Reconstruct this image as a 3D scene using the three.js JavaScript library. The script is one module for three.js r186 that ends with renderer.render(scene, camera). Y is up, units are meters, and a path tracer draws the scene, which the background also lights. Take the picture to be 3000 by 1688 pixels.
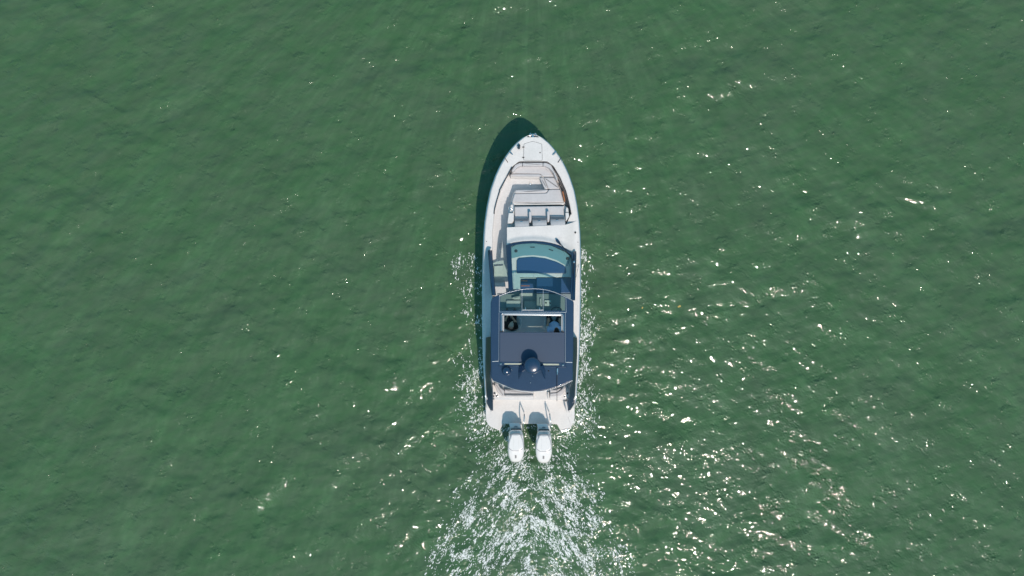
import * as THREE from 'three';
import { mergeGeometries, mergeVertices, toCreasedNormals } from 'three/addons/utils/BufferGeometryUtils.js';
import { RoundedBoxGeometry } from 'three/addons/geometries/RoundedBoxGeometry.js';
import { MarchingCubes } from 'three/addons/objects/MarchingCubes.js';
import { FontLoader } from 'three/addons/loaders/FontLoader.js';
import { TextGeometry } from 'three/addons/geometries/TextGeometry.js';

// ---------------------------------------------------------------- camera, sky, sun, exposure
const scene = new THREE.Scene();
const EYE = 25.5, FOCAL = 2000 / 3000;                       // drone height above the water (m), focal length in picture widths
const camera = new THREE.PerspectiveCamera(2 * Math.atan(0.5 * 9 / 16 / FOCAL) * 180 / Math.PI, 16 / 9, 0.1, 3000);
camera.position.set(0, EYE, 0); camera.up.set(0, 0, -1); camera.lookAt(0, 0, 0);

const renderer = new THREE.WebGLRenderer();
renderer.toneMapping = THREE.LinearToneMapping; renderer.toneMappingExposure = 1.0;
renderer.shadowMap.enabled = true;

const SUN = new THREE.Vector3(0.235, 1, 0.575).normalize();  // high sun, behind the boat and a little to starboard
{
  const w = 512, h = 256, d = new Float32Array(w * h * 4), v = new THREE.Vector3();
  const mix = (a, b, t) => a + (b - a) * t;
  for (let j = 0; j < h; j++) for (let i = 0; i < w; i++) {
    const el = ((j + 0.5) / h - 0.5) * Math.PI, az = ((i + 0.5) / w) * 2 * Math.PI - Math.PI;
    v.set(Math.cos(az) * Math.cos(el), Math.sin(el), Math.sin(az) * Math.cos(el));
    const up = Math.max(0, v.y), t = Math.pow(1 - up, 2.6), g = Math.max(0, v.dot(SUN));
    const glow = 0.22 * Math.pow(g, 6) + 2.2 * Math.pow(g, 45);
    const k = (j * w + i) * 4;
    d[k] = mix(0.05, 0.31, t) + glow * 0.98; d[k + 1] = mix(0.275, 0.49, t) + glow * 0.96; d[k + 2] = mix(0.46, 0.57, t) + glow * 1.0; d[k + 3] = 1;
  }
  const sky = new THREE.DataTexture(d, w, h, THREE.RGBAFormat, THREE.FloatType);
  sky.mapping = THREE.EquirectangularReflectionMapping; sky.magFilter = sky.minFilter = THREE.LinearFilter; sky.colorSpace = THREE.LinearSRGBColorSpace; sky.needsUpdate = true;
  scene.background = sky; scene.environment = sky;
}
const sun = new THREE.DirectionalLight(new THREE.Color().setRGB(1, 0.85, 0.72), 3.05);
sun.position.copy(SUN).multiplyScalar(60); sun.castShadow = true; sun.shadow.mapSize.set(4096, 4096);
Object.assign(sun.shadow.camera, { left: -24, right: 24, top: 24, bottom: -24, near: 1, far: 120 });
scene.add(sun, sun.target);

// ---------------------------------------------------------------- helpers
let seed = 20240611;
const rnd = () => { seed = (seed + 0x6d2b79f5) | 0; let t = Math.imul(seed ^ (seed >>> 15), 1 | seed); t = (t + Math.imul(t ^ (t >>> 7), 61 | t)) ^ t; return ((t ^ (t >>> 14)) >>> 0) / 4294967296; };
const gauss = () => Math.sqrt(-2 * Math.log(rnd() + 1e-9)) * Math.cos(2 * Math.PI * rnd());
const clamp = (x, a = 0, b = 1) => Math.min(b, Math.max(a, x));
const smooth = (a, b, x) => { const t = clamp((x - a) / (b - a)); return t * t * (3 - 2 * t); };
const PERM = new Uint8Array(512); { const p = [...Array(256).keys()]; for (let i = 255; i > 0; i--) { const j = Math.floor(rnd() * (i + 1)); [p[i], p[j]] = [p[j], p[i]]; } for (let i = 0; i < 512; i++) PERM[i] = p[i & 255]; }
const GX = [], GY = []; for (let i = 0; i < 256; i++) { GX.push(Math.cos(i * 2.399963)); GY.push(Math.sin(i * 2.399963)); }
function noise(x, y) {                                        // 2-D gradient noise, about -0.7 .. 0.7
  const xi = Math.floor(x), yi = Math.floor(y), fx = x - xi, fy = y - yi, X = xi & 255, Y = yi & 255;
  const u = fx * fx * fx * (fx * (fx * 6 - 15) + 10), v = fy * fy * fy * (fy * (fy * 6 - 15) + 10);
  const g = (cx, cy, dx, dy) => { const h = PERM[PERM[X + cx & 255] + (Y + cy & 255)]; return GX[h] * dx + GY[h] * dy; };
  const a = g(0, 0, fx, fy), b = g(1, 0, fx - 1, fy), c = g(0, 1, fx, fy - 1), e = g(1, 1, fx - 1, fy - 1);
  return a + u * (b - a) + v * (c - a + u * (a - b - c + e));
}
const rgb = (r, g, b) => new THREE.Color().setRGB(r, g, b);
const names = {};
const numbered = n => { const k = names[n] = (names[n] ?? -1) + 1; return k ? `${n}_${String(k).padStart(3, '0')}` : n; };
function lit(m) { m.castShadow = m.receiveShadow = true; return m; }
function top(name, o, userData) { o.name = numbered(name); Object.assign(o.userData, userData); scene.add(o); return o; }

// ---------------------------------------------------------------- the water
const BOAT_X = 0.69;
const swell = [];                                             // [kx, kz, phase, amplitude] of the waves that are real relief
for (let i = 0; i < 46; i++) {
  const L = 0.30 * Math.pow(3.4 / 0.30, Math.pow(rnd(), 1.25)), a = gauss() * 0.50 + 0.18, k = 2 * Math.PI / L;
  swell.push([k * Math.sin(a), k * Math.cos(a), rnd() * 6.283, 0.030 * (0.6 + 0.8 * rnd()) / k]);
}
const diverging = [];                                         // the boat's own waves: crests that trail outwards on both sides
for (let i = 0; i < 16; i++) { const L = 0.28 * Math.pow(1.5 / 0.28, rnd()), b = 0.45 + 0.55 * rnd(), k = 2 * Math.PI / L; diverging.push([k * Math.cos(b), -k * Math.sin(b), rnd() * 6.283, 0.034 * (0.5 + rnd()) / k]); }
function swellHeight(x, z) {
  const wx = x + 0.35 * noise(x * 0.31 + 7, z * 0.31), wz = z + 0.35 * noise(x * 0.31, z * 0.31 + 19);
  const gust = 0.62 + 0.9 * clamp(0.5 + noise(x * 0.16 + 3, z * 0.23 + 11) + 0.5 * noise(x * 0.5, z * 0.7 + 40), 0, 1.1);
  let y = 0;
  for (const [kx, kz, p, a] of swell) y += a * Math.sin(kx * wx + kz * wz + p);
  const u = Math.abs(wx - BOAT_X), q = wx < BOAT_X ? 1.7 : 0; let w = 0;
  for (const [kx, kz, p, a] of diverging) w += a * Math.sin(kx * u + kz * wz + p + q);
  w *= smooth(-6.5, 1.5, z + 0.15 * u) * smooth(0.3, 1.6, u) * (0.35 + 0.65 * smooth(17, 4, u)) * clamp(0.35 + 1.6 * noise(u * 0.35 + q, z * 0.3 + u * 0.2), 0.1, 1.2);
  return y * gust + w + 0.006 * (Math.abs(noise(wx * 0.9, wz * 1.5)) * -2 + 0.5);
}
const hullEdge = z => 1.73 - 0.16 * smooth(-1.5, -3.4, z) - 0.1 * smooth(3, 5, z);
function churn(x, z) {                                        // how broken the water is: prop wash behind the boat, bow wave along its sides
  const u = x - BOAT_X, d = z - 4.75;
  const wob = noise(x * 0.55 + 5, z * 0.4) * 0.9 + noise(x * 1.6, z * 1.2 + 9) * 0.45;
  const half = 1.5 + 0.38 * Math.max(0, d) + 0.5 * wob;
  let t = smooth(1.15, 0.72, Math.abs(u) / half) * smooth(-0.35, 0.25, d) * (0.75 + 0.7 * wob);
  const e = hullEdge(z), sb = u - e, ps = -u - e;
  const ws = 0.62 + 0.35 * smooth(0.5, 5, z) + 0.55 * noise(z * 0.9, 3.3) + 0.3 * noise(z * 2.3, 8.1);
  t = Math.max(t, smooth(1.1, 0.35, sb / Math.max(0.12, ws)) * smooth(-1.75, -1.1, z) * smooth(6.8, 5, z) * (sb > -0.5 ? 1 : 0) * (0.8 + 0.8 * wob));
  const wp = 0.85 + 0.25 * smooth(0.5, 5, z) + 0.7 * noise(z * 0.85, 13.7) + 0.3 * noise(z * 2.1, 5.1);
  t = Math.max(t, smooth(1.1, 0.45, ps / Math.max(0.12, wp)) * smooth(-1.3, -0.6, z) * smooth(6.8, 5, z) * (ps > -0.5 ? 1 : 0) * (0.7 + 0.9 * wob));
  t = Math.max(t, smooth(0.75, 0.3, Math.hypot((x + 1.75) / 0.85, (z + 0.72) / 0.8) + 0.5 * wob) * 0.95);   // the port bow wave breaks beside the windshield
  return clamp(t);
}
function wakeFrame(x, z) {                                    // along and across the streaks, which trail outwards behind the boat in a chevron
  const u = x - BOAT_X, v = Math.sqrt(u * u + 0.25), f = smooth(3.5, 6.5, z) * 0.5;
  return [v * f + z * (1 - f * 0.27), v * (1 - f * 0.27) - z * f, u < 0 ? 40 : 0];
}
function chop(x, z) {
  const t = churn(x, z); if (t <= 0) return 0;
  const q = noise(x * 1.3, z * 1.3) * 0.6, [al, ac, sd] = wakeFrame(x, z), a = ac + sd + q * 0.3, b = al * 0.42 - q * 0.2;
  return t * (0.032 * noise(a * 3.1, b * 2.2) + 0.013 * noise(a * 8.3 + 4, b * 6.1) + 0.0058 * noise(a * 17.3, b * 14.1 + 6) + 0.0022 * noise(a * 30 + 9, b * 27));
}
function waterTint(x, z, c, o) {                              // silt and algae in the water: slow patches of greener and greyer green. The fan streaks are ripple light and dark painted in
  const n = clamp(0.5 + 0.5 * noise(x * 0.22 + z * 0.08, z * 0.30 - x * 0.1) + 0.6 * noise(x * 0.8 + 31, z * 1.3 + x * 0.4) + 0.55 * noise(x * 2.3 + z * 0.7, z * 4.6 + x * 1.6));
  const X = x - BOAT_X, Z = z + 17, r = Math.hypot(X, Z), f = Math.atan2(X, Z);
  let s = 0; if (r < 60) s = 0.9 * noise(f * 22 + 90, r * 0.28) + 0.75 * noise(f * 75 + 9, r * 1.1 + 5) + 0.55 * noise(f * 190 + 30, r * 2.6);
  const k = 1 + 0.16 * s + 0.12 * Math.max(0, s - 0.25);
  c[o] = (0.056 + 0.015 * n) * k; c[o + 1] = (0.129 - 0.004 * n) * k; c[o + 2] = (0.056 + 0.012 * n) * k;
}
const rippleTile = 6.6, RN = 1024;
function rippleTexture(waves) {                               // heights of the small ripples, seamless over one tile
  const h = new Float32Array(RN * RN), sx = new Float32Array(RN), cx = new Float32Array(RN), sy = new Float32Array(RN), cy = new Float32Array(RN);
  for (const [m, n, p, a] of waves) {
    for (let i = 0; i < RN; i++) { const f = 2 * Math.PI * i / RN; sx[i] = Math.sin(m * f + p) * a; cx[i] = Math.cos(m * f + p) * a; sy[i] = Math.sin(n * f); cy[i] = Math.cos(n * f); }
    for (let j = 0; j < RN; j++) { const s = sy[j], c = cy[j], o = j * RN; for (let i = 0; i < RN; i++) h[o + i] += sx[i] * c + cx[i] * s; }
  }
  for (let j = 0; j < RN; j++) for (let i = 0; i < RN; i++) {   // gusty: the ripples come in groups
    const a = 2 * Math.PI * i / RN, b = 2 * Math.PI * j / RN;
    const e = Math.sin(3 * a + 2 * b + 1) + Math.sin(5 * b - 2 * a + 2) + Math.sin(7 * a - 4 * b) + Math.sin(9 * b + 6 * a + 4) + Math.sin(11 * a + 13 * b + 5);
    h[j * RN + i] *= 0.45 + 1.9 * Math.pow(clamp(0.5 + e / 6), 3);
  }
  let lo = 1e9, hi = -1e9; for (const y of h) { lo = Math.min(lo, y); hi = Math.max(hi, y); }
  const d = new Float32Array(RN * RN * 4); for (let i = 0; i < RN * RN; i++) { d[4 * i] = d[4 * i + 1] = d[4 * i + 2] = (h[i] - lo) / (hi - lo); d[4 * i + 3] = 1; }
  const t = new THREE.DataTexture(d, RN, RN, THREE.RGBAFormat, THREE.FloatType); t.wrapS = t.wrapT = THREE.RepeatWrapping; t.magFilter = THREE.LinearFilter; t.needsUpdate = true;
  return [t, hi - lo];
}
const ripples = [];
for (let i = 0; i < 110; i++) {
  const L = 0.06 * Math.pow(0.42 / 0.06, rnd()), a = gauss() * 0.7 + 0.12, k = 2 * Math.PI / L;
  ripples.push([Math.round(rippleTile / L * Math.sin(a)), Math.round(rippleTile / L * Math.cos(a)), rnd() * 6.283, 0.0172 * (0.5 + rnd()) / k]);
}
const [rippleMap, rippleRange] = rippleTexture(ripples);
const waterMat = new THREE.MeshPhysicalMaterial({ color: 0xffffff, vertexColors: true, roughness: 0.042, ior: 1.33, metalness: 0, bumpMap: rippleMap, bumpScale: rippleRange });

const STEP = 0.055, FINE = 3, WX0 = -80, WX1 = 112, WZ0 = -42, WZ1 = 212;   // limits of the finely meshed wake, in steps
function axis(half) {                                         // even steps over the part in view, then longer and longer ones out to the horizon
  const n = Math.ceil(half / STEP), a = []; for (let i = -n; i <= n; i++) a.push(i * STEP);
  let s = STEP, v = n * STEP, far = []; while (v < 900) { s *= 1.35; v += s; far.push(v); }
  return [...far.map(x => -x).reverse(), ...a, ...far];
}
function sheet(xs, zs, height, inside) {
  const nx = xs.length, nz = zs.length, p = new Float32Array(nx * nz * 3), c = new Float32Array(nx * nz * 3), uv = new Float32Array(nx * nz * 2), idx = [];
  for (let j = 0, k = 0; j < nz; j++) for (let i = 0; i < nx; i++, k++) {
    const x = xs[i], z = zs[j], far = Math.max(Math.abs(x) - 21, Math.abs(z) - 14);
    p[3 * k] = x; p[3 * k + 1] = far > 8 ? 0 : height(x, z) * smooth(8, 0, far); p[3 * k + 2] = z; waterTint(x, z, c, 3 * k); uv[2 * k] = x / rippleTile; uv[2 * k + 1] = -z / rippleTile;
  }
  for (let j = 0; j < nz - 1; j++) for (let i = 0; i < nx - 1; i++) {
    if (inside && inside(0.5 * (xs[i] + xs[i + 1]), 0.5 * (zs[j] + zs[j + 1]))) continue;
    const a = j * nx + i; idx.push(a, a + nx, a + 1, a + 1, a + nx, a + nx + 1);
  }
  const g = new THREE.BufferGeometry();
  g.setAttribute('position', new THREE.BufferAttribute(p, 3)); g.setAttribute('color', new THREE.BufferAttribute(c, 3)); g.setAttribute('uv', new THREE.BufferAttribute(uv, 2)); g.setIndex(idx);
  g.computeVertexNormals(); return g;
}
{
  const inWake = (x, z) => x > WX0 * STEP && x < WX1 * STEP && z > WZ0 * STEP && z < WZ1 * STEP;
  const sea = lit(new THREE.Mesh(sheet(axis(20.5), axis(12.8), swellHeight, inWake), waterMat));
  top('water', sea, { kind: 'structure', label: 'green rippled open water around the motorboat', category: 'water' });
  const xs = [], zs = []; for (let i = WX0 * FINE; i <= WX1 * FINE; i++) xs.push(i * STEP / FINE); for (let j = WZ0 * FINE; j <= WZ1 * FINE; j++) zs.push(j * STEP / FINE);
  const rim = (x, z) => smooth(0, 0.5, Math.min(x - WX0 * STEP, WX1 * STEP - x, z - WZ0 * STEP, WZ1 * STEP - z));
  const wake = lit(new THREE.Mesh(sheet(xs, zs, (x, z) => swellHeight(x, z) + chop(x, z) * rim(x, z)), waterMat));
  top('wake_water', wake, { kind: 'structure', label: 'churned water of the wake around and behind the motorboat', category: 'water' });
}

// ---------------------------------------------------------------- modelling kit for the boat
// The boat is built in its own frame: x to starboard, z aft, y up from the waterline. plan() turns a spot measured on the overhead
// survey (sheet row k, u across, v along) and its height above the water into that frame.
const HEADING = -0.006, BOAT_AT = new THREE.Vector3(BOAT_X, 0, 0);
const SHEET = [0, 320, 520, 680, 830, 960, 1130], UNIT = 1 / 6.038;
function plan(k, u, v, h) {
  const m = (EYE - h) / 2000, X = (1350 + u * UNIT - 1500) * m - BOAT_AT.x, Z = (SHEET[k] + v * UNIT - 844) * m;
  const c = Math.cos(HEADING), s = Math.sin(HEADING);
  return new THREE.Vector3(X * c - Z * s, h, X * s + Z * c);
}
const flat = (k, h, pts) => pts.map(([u, v, kk]) => { const p = plan(kk ?? k, u, v, h); return [p.x, p.z]; });
const path3 = (k, pts) => pts.map(([u, v, h, kk]) => plan(kk ?? k, u, v, h));
const sheer = z => 1.50 - 0.062 * z;                           // height of the deck edge
function fillet(pts, r, n = 5) {                               // rounds the corners of a polygon
  const out = [], N = pts.length;
  for (let i = 0; i < N; i++) {
    const p = pts[i], a = pts[(i + N - 1) % N], b = pts[(i + 1) % N];
    const la = Math.hypot(a[0] - p[0], a[1] - p[1]), lb = Math.hypot(b[0] - p[0], b[1] - p[1]), d = Math.min(Array.isArray(r) ? r[i] : r, la * 0.45, lb * 0.45);
    const s = [p[0] + (a[0] - p[0]) / la * d, p[1] + (a[1] - p[1]) / la * d], e = [p[0] + (b[0] - p[0]) / lb * d, p[1] + (b[1] - p[1]) / lb * d];
    for (let k = 0; k <= n; k++) { const t = k / n, q = 1 - t; out.push([q * q * s[0] + 2 * q * t * p[0] + t * t * e[0], q * q * s[1] + 2 * q * t * p[1] + t * t * e[1]]); }
  }
  return out;
}
function area(pts) { let a = 0; for (let i = 0; i < pts.length; i++) { const p = pts[i], q = pts[(i + 1) % pts.length]; a += p[0] * q[1] - q[0] * p[1]; } return a / 2; }
function offset(pts, d) {                                      // moves a polygon's outline outwards by d
  const s = area(pts) > 0 ? 1 : -1, N = pts.length;
  return pts.map((p, i) => {
    const a = pts[(i + N - 1) % N], b = pts[(i + 1) % N];
    const n1 = [p[1] - a[1], a[0] - p[0]], n2 = [b[1] - p[1], p[0] - b[0]], l1 = Math.hypot(...n1) || 1, l2 = Math.hypot(...n2) || 1;
    let nx = n1[0] / l1 + n2[0] / l2, ny = n1[1] / l1 + n2[1] / l2; const l = Math.hypot(nx, ny) || 1; nx /= l; ny /= l;
    const c = Math.max(0.5, nx * n1[0] / l1 + ny * n1[1] / l1);
    return [p[0] + s * d * nx / c, p[1] + s * d * ny / c];
  });
}
function tidy(pts) {                                           // drops points that repeat or lie on the line between their neighbours
  let out = pts.filter((p, i) => { const q = pts[(i + 1) % pts.length]; return Math.hypot(p[0] - q[0], p[1] - q[1]) > 1e-3; });
  for (let i = 0; i < out.length && out.length > 3;) {
    const p = out[i], a = out[(i + out.length - 1) % out.length], b = out[(i + 1) % out.length], l = Math.hypot(b[0] - a[0], b[1] - a[1]) || 1;
    if (Math.abs((b[0] - a[0]) * (p[1] - a[1]) - (b[1] - a[1]) * (p[0] - a[0])) / l < 0.0012) out.splice(i, 1); else i++;
  }
  return out;
}
const shapeOf = pts => new THREE.Shape(pts.map(([x, z]) => new THREE.Vector2(x, -z)));
function slab(pts, y0, y1, { bevel = 0, holes = [], seg = 3, bend, crease = 0.7, curve = 1 } = {}) {   // a plate of any outline, with holes and rounded edges
  pts = tidy(pts); holes = holes.map(tidy);
  const s = shapeOf(pts); for (const h of holes) s.holes.push(new THREE.Path(h.map(([x, z]) => new THREE.Vector2(x, -z))));
  const b = Math.min(bevel, (y1 - y0) * 0.49);
  let g = new THREE.ExtrudeGeometry(s, { depth: y1 - y0 - 2 * b, bevelEnabled: b > 0, bevelSize: b, bevelThickness: b, bevelOffset: -b, bevelSegments: seg, curveSegments: curve });
  g.translate(0, 0, b); g.rotateX(-Math.PI / 2); g.translate(0, y0, 0);
  const cap = []; { const p = g.attributes.position; for (let i = 0; i < p.count; i += 3) { const lo = Math.min(p.getY(i), p.getY(i + 1), p.getY(i + 2)), hi = Math.max(p.getY(i), p.getY(i + 1), p.getY(i + 2)); cap.push(lo > y1 - 1e-5 ? 1 : hi < y0 + 1e-5 ? -1 : 0); } }
  if (bend) { const p = g.attributes.position; for (let i = 0; i < p.count; i++) p.setY(i, bend(p.getX(i), p.getY(i), p.getZ(i))); }
  g.deleteAttribute('normal'); const out = toCreasedNormals(g, crease), nn = out.attributes.normal;
  const A = out.attributes.position, va = new THREE.Vector3(), vb = new THREE.Vector3(), vc = new THREE.Vector3();
  for (let i = 0; i < A.count; i += 3) {                       // the level faces stay level right up to the rounded edge
    if (!cap[i / 3]) continue;
    va.fromBufferAttribute(A, i); vb.fromBufferAttribute(A, i + 1).sub(va); vc.fromBufferAttribute(A, i + 2).sub(va); vb.cross(vc).normalize();
    if (!(Math.abs(vb.y) > 0.9)) vb.set(0, 1, 0); if (vb.y * cap[i / 3] < 0) vb.negate();
    for (let k = 0; k < 3; k++) nn.setXYZ(i + k, vb.x, vb.y, vb.z);
  }
  for (let i = 0; i < nn.count; i++) if (!(Math.hypot(nn.getX(i), nn.getY(i), nn.getZ(i)) > 0.5)) nn.setXYZ(i, 0, 1, 0);
  return out;
}
function ruled(rows, crease = 0.6, closed = false) {           // a skin through rows of points
  const n = rows[0].length, p = [], uv = [], idx = [];
  rows.forEach((r, j) => r.forEach((v, i) => { p.push(v.x, v.y, v.z); uv.push(v.x, v.z); }));
  for (let j = 0; j < rows.length - 1; j++) for (let i = 0; i < (closed ? n : n - 1); i++) { const a = j * n + i, b = j * n + (i + 1) % n; idx.push(a, a + n, b, b, a + n, b + n - 0); }
  const g = new THREE.BufferGeometry(); g.setAttribute('position', new THREE.Float32BufferAttribute(p, 3)); g.setAttribute('uv', new THREE.Float32BufferAttribute(uv, 2)); g.setIndex(idx);
  return toCreasedNormals(g, crease);
}
function thick(rowsA, rowsB, crease = 0.6) {                   // two skins and the rim between them
  const rim = []; const J = rowsA.length, I = rowsA[0].length, loop = r => [...r[0], ...r.slice(1, -1).map(q => q[I - 1]), ...[...r[J - 1]].reverse(), ...r.slice(1, -1).reverse().map(q => q[0])];
  const a = loop(rowsA), b = loop(rowsB); rim.push([...a, a[0]], [...b, b[0]]);
  return mergeGeometries([ruled(rowsA, crease), ruled(rowsB, crease), ruled(rim, 0.3)]);
}
const tube = (pts, r, n = 40, tension = 0.35) => new THREE.TubeGeometry(new THREE.CatmullRomCurve3(pts, false, 'catmullrom', tension), n, r, 8, false);
const bar = (a, b, r, s = 8) => { const d = b.clone().sub(a), g = new THREE.CylinderGeometry(r, r, d.length(), s); g.applyQuaternion(new THREE.Quaternion().setFromUnitVectors(new THREE.Vector3(0, 1, 0), d.clone().normalize())); const m = a.clone().add(b).multiplyScalar(0.5); g.translate(m.x, m.y, m.z); return g; };
const lathe = (prof, at, n = 24) => { const g = new THREE.LatheGeometry(prof.map(([r, y]) => new THREE.Vector2(r, y)), n); g.translate(at.x, at.y, at.z); return g; };
const box = (w, h, d, at, r = 0.01, turn = 0) => { const g = new RoundedBoxGeometry(w, h, d, 2, r); if (turn) g.rotateY(turn); g.translate(at.x, at.y, at.z); return g; };
const merge = list => mergeGeometries(list.map(g => { const q = g.index ? g.toNonIndexed() : g; for (const k of Object.keys(q.attributes)) if (!['position', 'normal', 'uv'].includes(k)) q.deleteAttribute(k); return q; }));
function part(parent, name, geo, mat, label) { const m = lit(new THREE.Mesh(geo, mat)); m.name = name; if (label) m.userData.label = label; parent.add(m); return m; }
function unit(parent, name, label) { const g = new THREE.Group(); g.name = name; if (label) g.userData.label = label; parent.add(g); return g; }

// ---------------------------------------------------------------- materials
function grain(n, fn, px = 512, srgb = true) {                 // a square colour texture, n metres a side
  const d = new Uint8Array(px * px * 4);
  for (let j = 0; j < px; j++) for (let i = 0; i < px; i++) { const c = fn(i / px, j / px), k = (j * px + i) * 4; d[k] = c[0]; d[k + 1] = c[1]; d[k + 2] = c[2]; d[k + 3] = 255; }
  const t = new THREE.DataTexture(d, px, px); t.wrapS = t.wrapT = THREE.RepeatWrapping; t.magFilter = THREE.LinearFilter; t.repeat.set(1 / n, 1 / n); if (srgb) t.colorSpace = THREE.SRGBColorSpace; t.needsUpdate = true; return t;
}
const soft = (u, v, f) => noise(u * f, v * f);
const P = o => new THREE.MeshPhysicalMaterial(o);
const scuff = grain(2.3, (u, v) => { const n = 246 + 8 * soft(u, v, 7) + 7 * soft(u, v, 31) + (soft(u + 3, v, 60) > 0.42 ? -10 : 0); return [n, n, n]; });
const M = {
  gel: P({ color: rgb(0.775, 0.75, 0.73), map: scuff, roughness: 0.32, clearcoat: 0.4, clearcoatRoughness: 0.12 }),
  nonskid: P({ color: rgb(0.775, 0.75, 0.73), map: scuff, roughness: 0.55, bumpMap: grain(0.25, () => { const n = 255 * rnd(); return [n, n, n]; }, 128, false), bumpScale: 0.0006 }),
  vinyl: P({ color: rgb(0.60, 0.585, 0.595), map: scuff, roughness: 0.55 }),
  piping: P({ color: rgb(0.30, 0.29, 0.29), roughness: 0.6 }),
  quilt: P({ color: rgb(0.24, 0.25, 0.275), roughness: 0.6 }),
  navy: P({ map: grain(1.3, (u, v) => { const n = 3 * soft(u, v, 5) + 4 * soft(u, v, 23), s = soft(u + 7, v, 70) > 0.50 && soft(u, v + 3, 6) > 0.12 ? 46 : 0; return [31 + n + s, 54 + n + s, 83 + n + s * 0.9]; }), roughness: 0.22, clearcoat: 1, clearcoatRoughness: 0.05 }),
  shade: P({ color: rgb(0.025, 0.054, 0.105), roughness: 0.55, sheen: 0.2 }),
  black: P({ color: rgb(0.012, 0.014, 0.018), roughness: 0.4 }),
  rubber: P({ color: rgb(0.03, 0.031, 0.035), roughness: 0.7 }),
  steel: P({ color: rgb(0.72, 0.73, 0.74), metalness: 1, roughness: 0.16 }),
  alloy: P({ color: rgb(0.62, 0.64, 0.66), metalness: 0.6, roughness: 0.35 }),
  clear: P({ color: rgb(0.86, 0.95, 0.80), roughness: 0.03, transmission: 1, thickness: 0, ior: 1.5 }),
  helm: P({ color: rgb(0.26, 0.29, 0.31), roughness: 0.6 }),
  smoke: P({ color: rgb(0.48, 0.68, 0.62), roughness: 0.03, transmission: 1, thickness: 0, ior: 1.5 }),
  screen: P({ color: rgb(0.88, 0.97, 0.95), roughness: 0.02, transmission: 1, thickness: 0, ior: 1.8 }),
  sideglass: P({ color: rgb(0.012, 0.025, 0.04), roughness: 0.06, ior: 1.5, clearcoat: 1, clearcoatRoughness: 0.02 }),
  wing: P({ color: rgb(0.017, 0.034, 0.06), roughness: 0.42 }),
  teak: P({ color: rgb(1, 1, 1), map: grain(0.96, (u, v) => { const row = Math.floor(v * 24), f = v * 24 - row, n = noise(u * 9 + row * 17, row * 3.1) * 10 + noise(u * 60 + row * 5, v * 300) * 12; const g = f < 0.09 ? -42 : 0; return [210 + n + g, 212 + n + g, 215 + n + g]; }), roughness: 0.75 }),
  dash: P({ color: rgb(0.14, 0.30, 0.34), roughness: 0.6 }),
  console: P({ color: rgb(0.012, 0.055, 0.17), roughness: 0.35, clearcoat: 0.5 }),  // blue sky reflection painted into the colour of dark panels
  wood: P({ color: rgb(0.42, 0.15, 0.05), roughness: 0.45, clearcoat: 0.5 }),
  cowl: P({ color: rgb(0.83, 0.80, 0.775), roughness: 0.22, clearcoat: 0.8, clearcoatRoughness: 0.06 }),
  grey: P({ color: rgb(0.32, 0.33, 0.36), roughness: 0.5 }),
  print: P({ color: rgb(0.22, 0.22, 0.23), roughness: 0.5 }),
};

// ---------------------------------------------------------------- the motorboat
const boat = new THREE.Group(); boat.position.copy(BOAT_AT); boat.rotation.y = HEADING;
top('motorboat', boat, { label: 'white motorboat with navy hardtop, open bow seating and twin white outboards', category: 'boat' });

// hull: half-breadths of the deck edge, read at stations from bow to stern
const edge = [[394.5, 1561, 1561], [397.5, 1547, 1576], [403, 1534, 1589], [417.7, 1515.6, 1606.7], [436, 1499, 1623.5], [461, 1481, 1641.5], [486, 1466, 1655], [515, 1452.7, 1668], [558, 1438, 1682.3], [603, 1428.7, 1691], [649, 1422, 1697], [686, 1419.5, 1700], [727, 1417.5, 1701], [780, 1416, 1701], [846, 1415, 1701], [913, 1415, 1700], [963, 1415, 1698.5], [1029, 1415.8, 1696], [1092, 1418.5, 1692], [1126, 1420.2, 1689], [1159, 1421.5, 1686.5], [1190, 1422, 1684.5], [1230, 1423, 1683.5], [1242, 1424.5, 1682.5]].map(([y, l, r]) => {
  const h = sheer((y - 844) * 0.012) - 0.05, m = (EYE - h) / 2000; return [(y - 844) * m, (r - l) / 2 * m];
});
function halfBreadth(z) { if (z <= edge[0][0]) return 0.02; for (let i = 1; i < edge.length; i++) if (z <= edge[i][0]) { const [a, p] = edge[i - 1], [b, q] = edge[i]; return Math.max(0.02, p + (q - p) * (z - a) / (b - a)); } return edge[edge.length - 1][1]; }
const BOW = edge[0][0], STERN = 4.93;
const hullTop = z => sheer(z) + (0.50 - sheer(z)) * smooth(4.02, 4.5, z);
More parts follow.
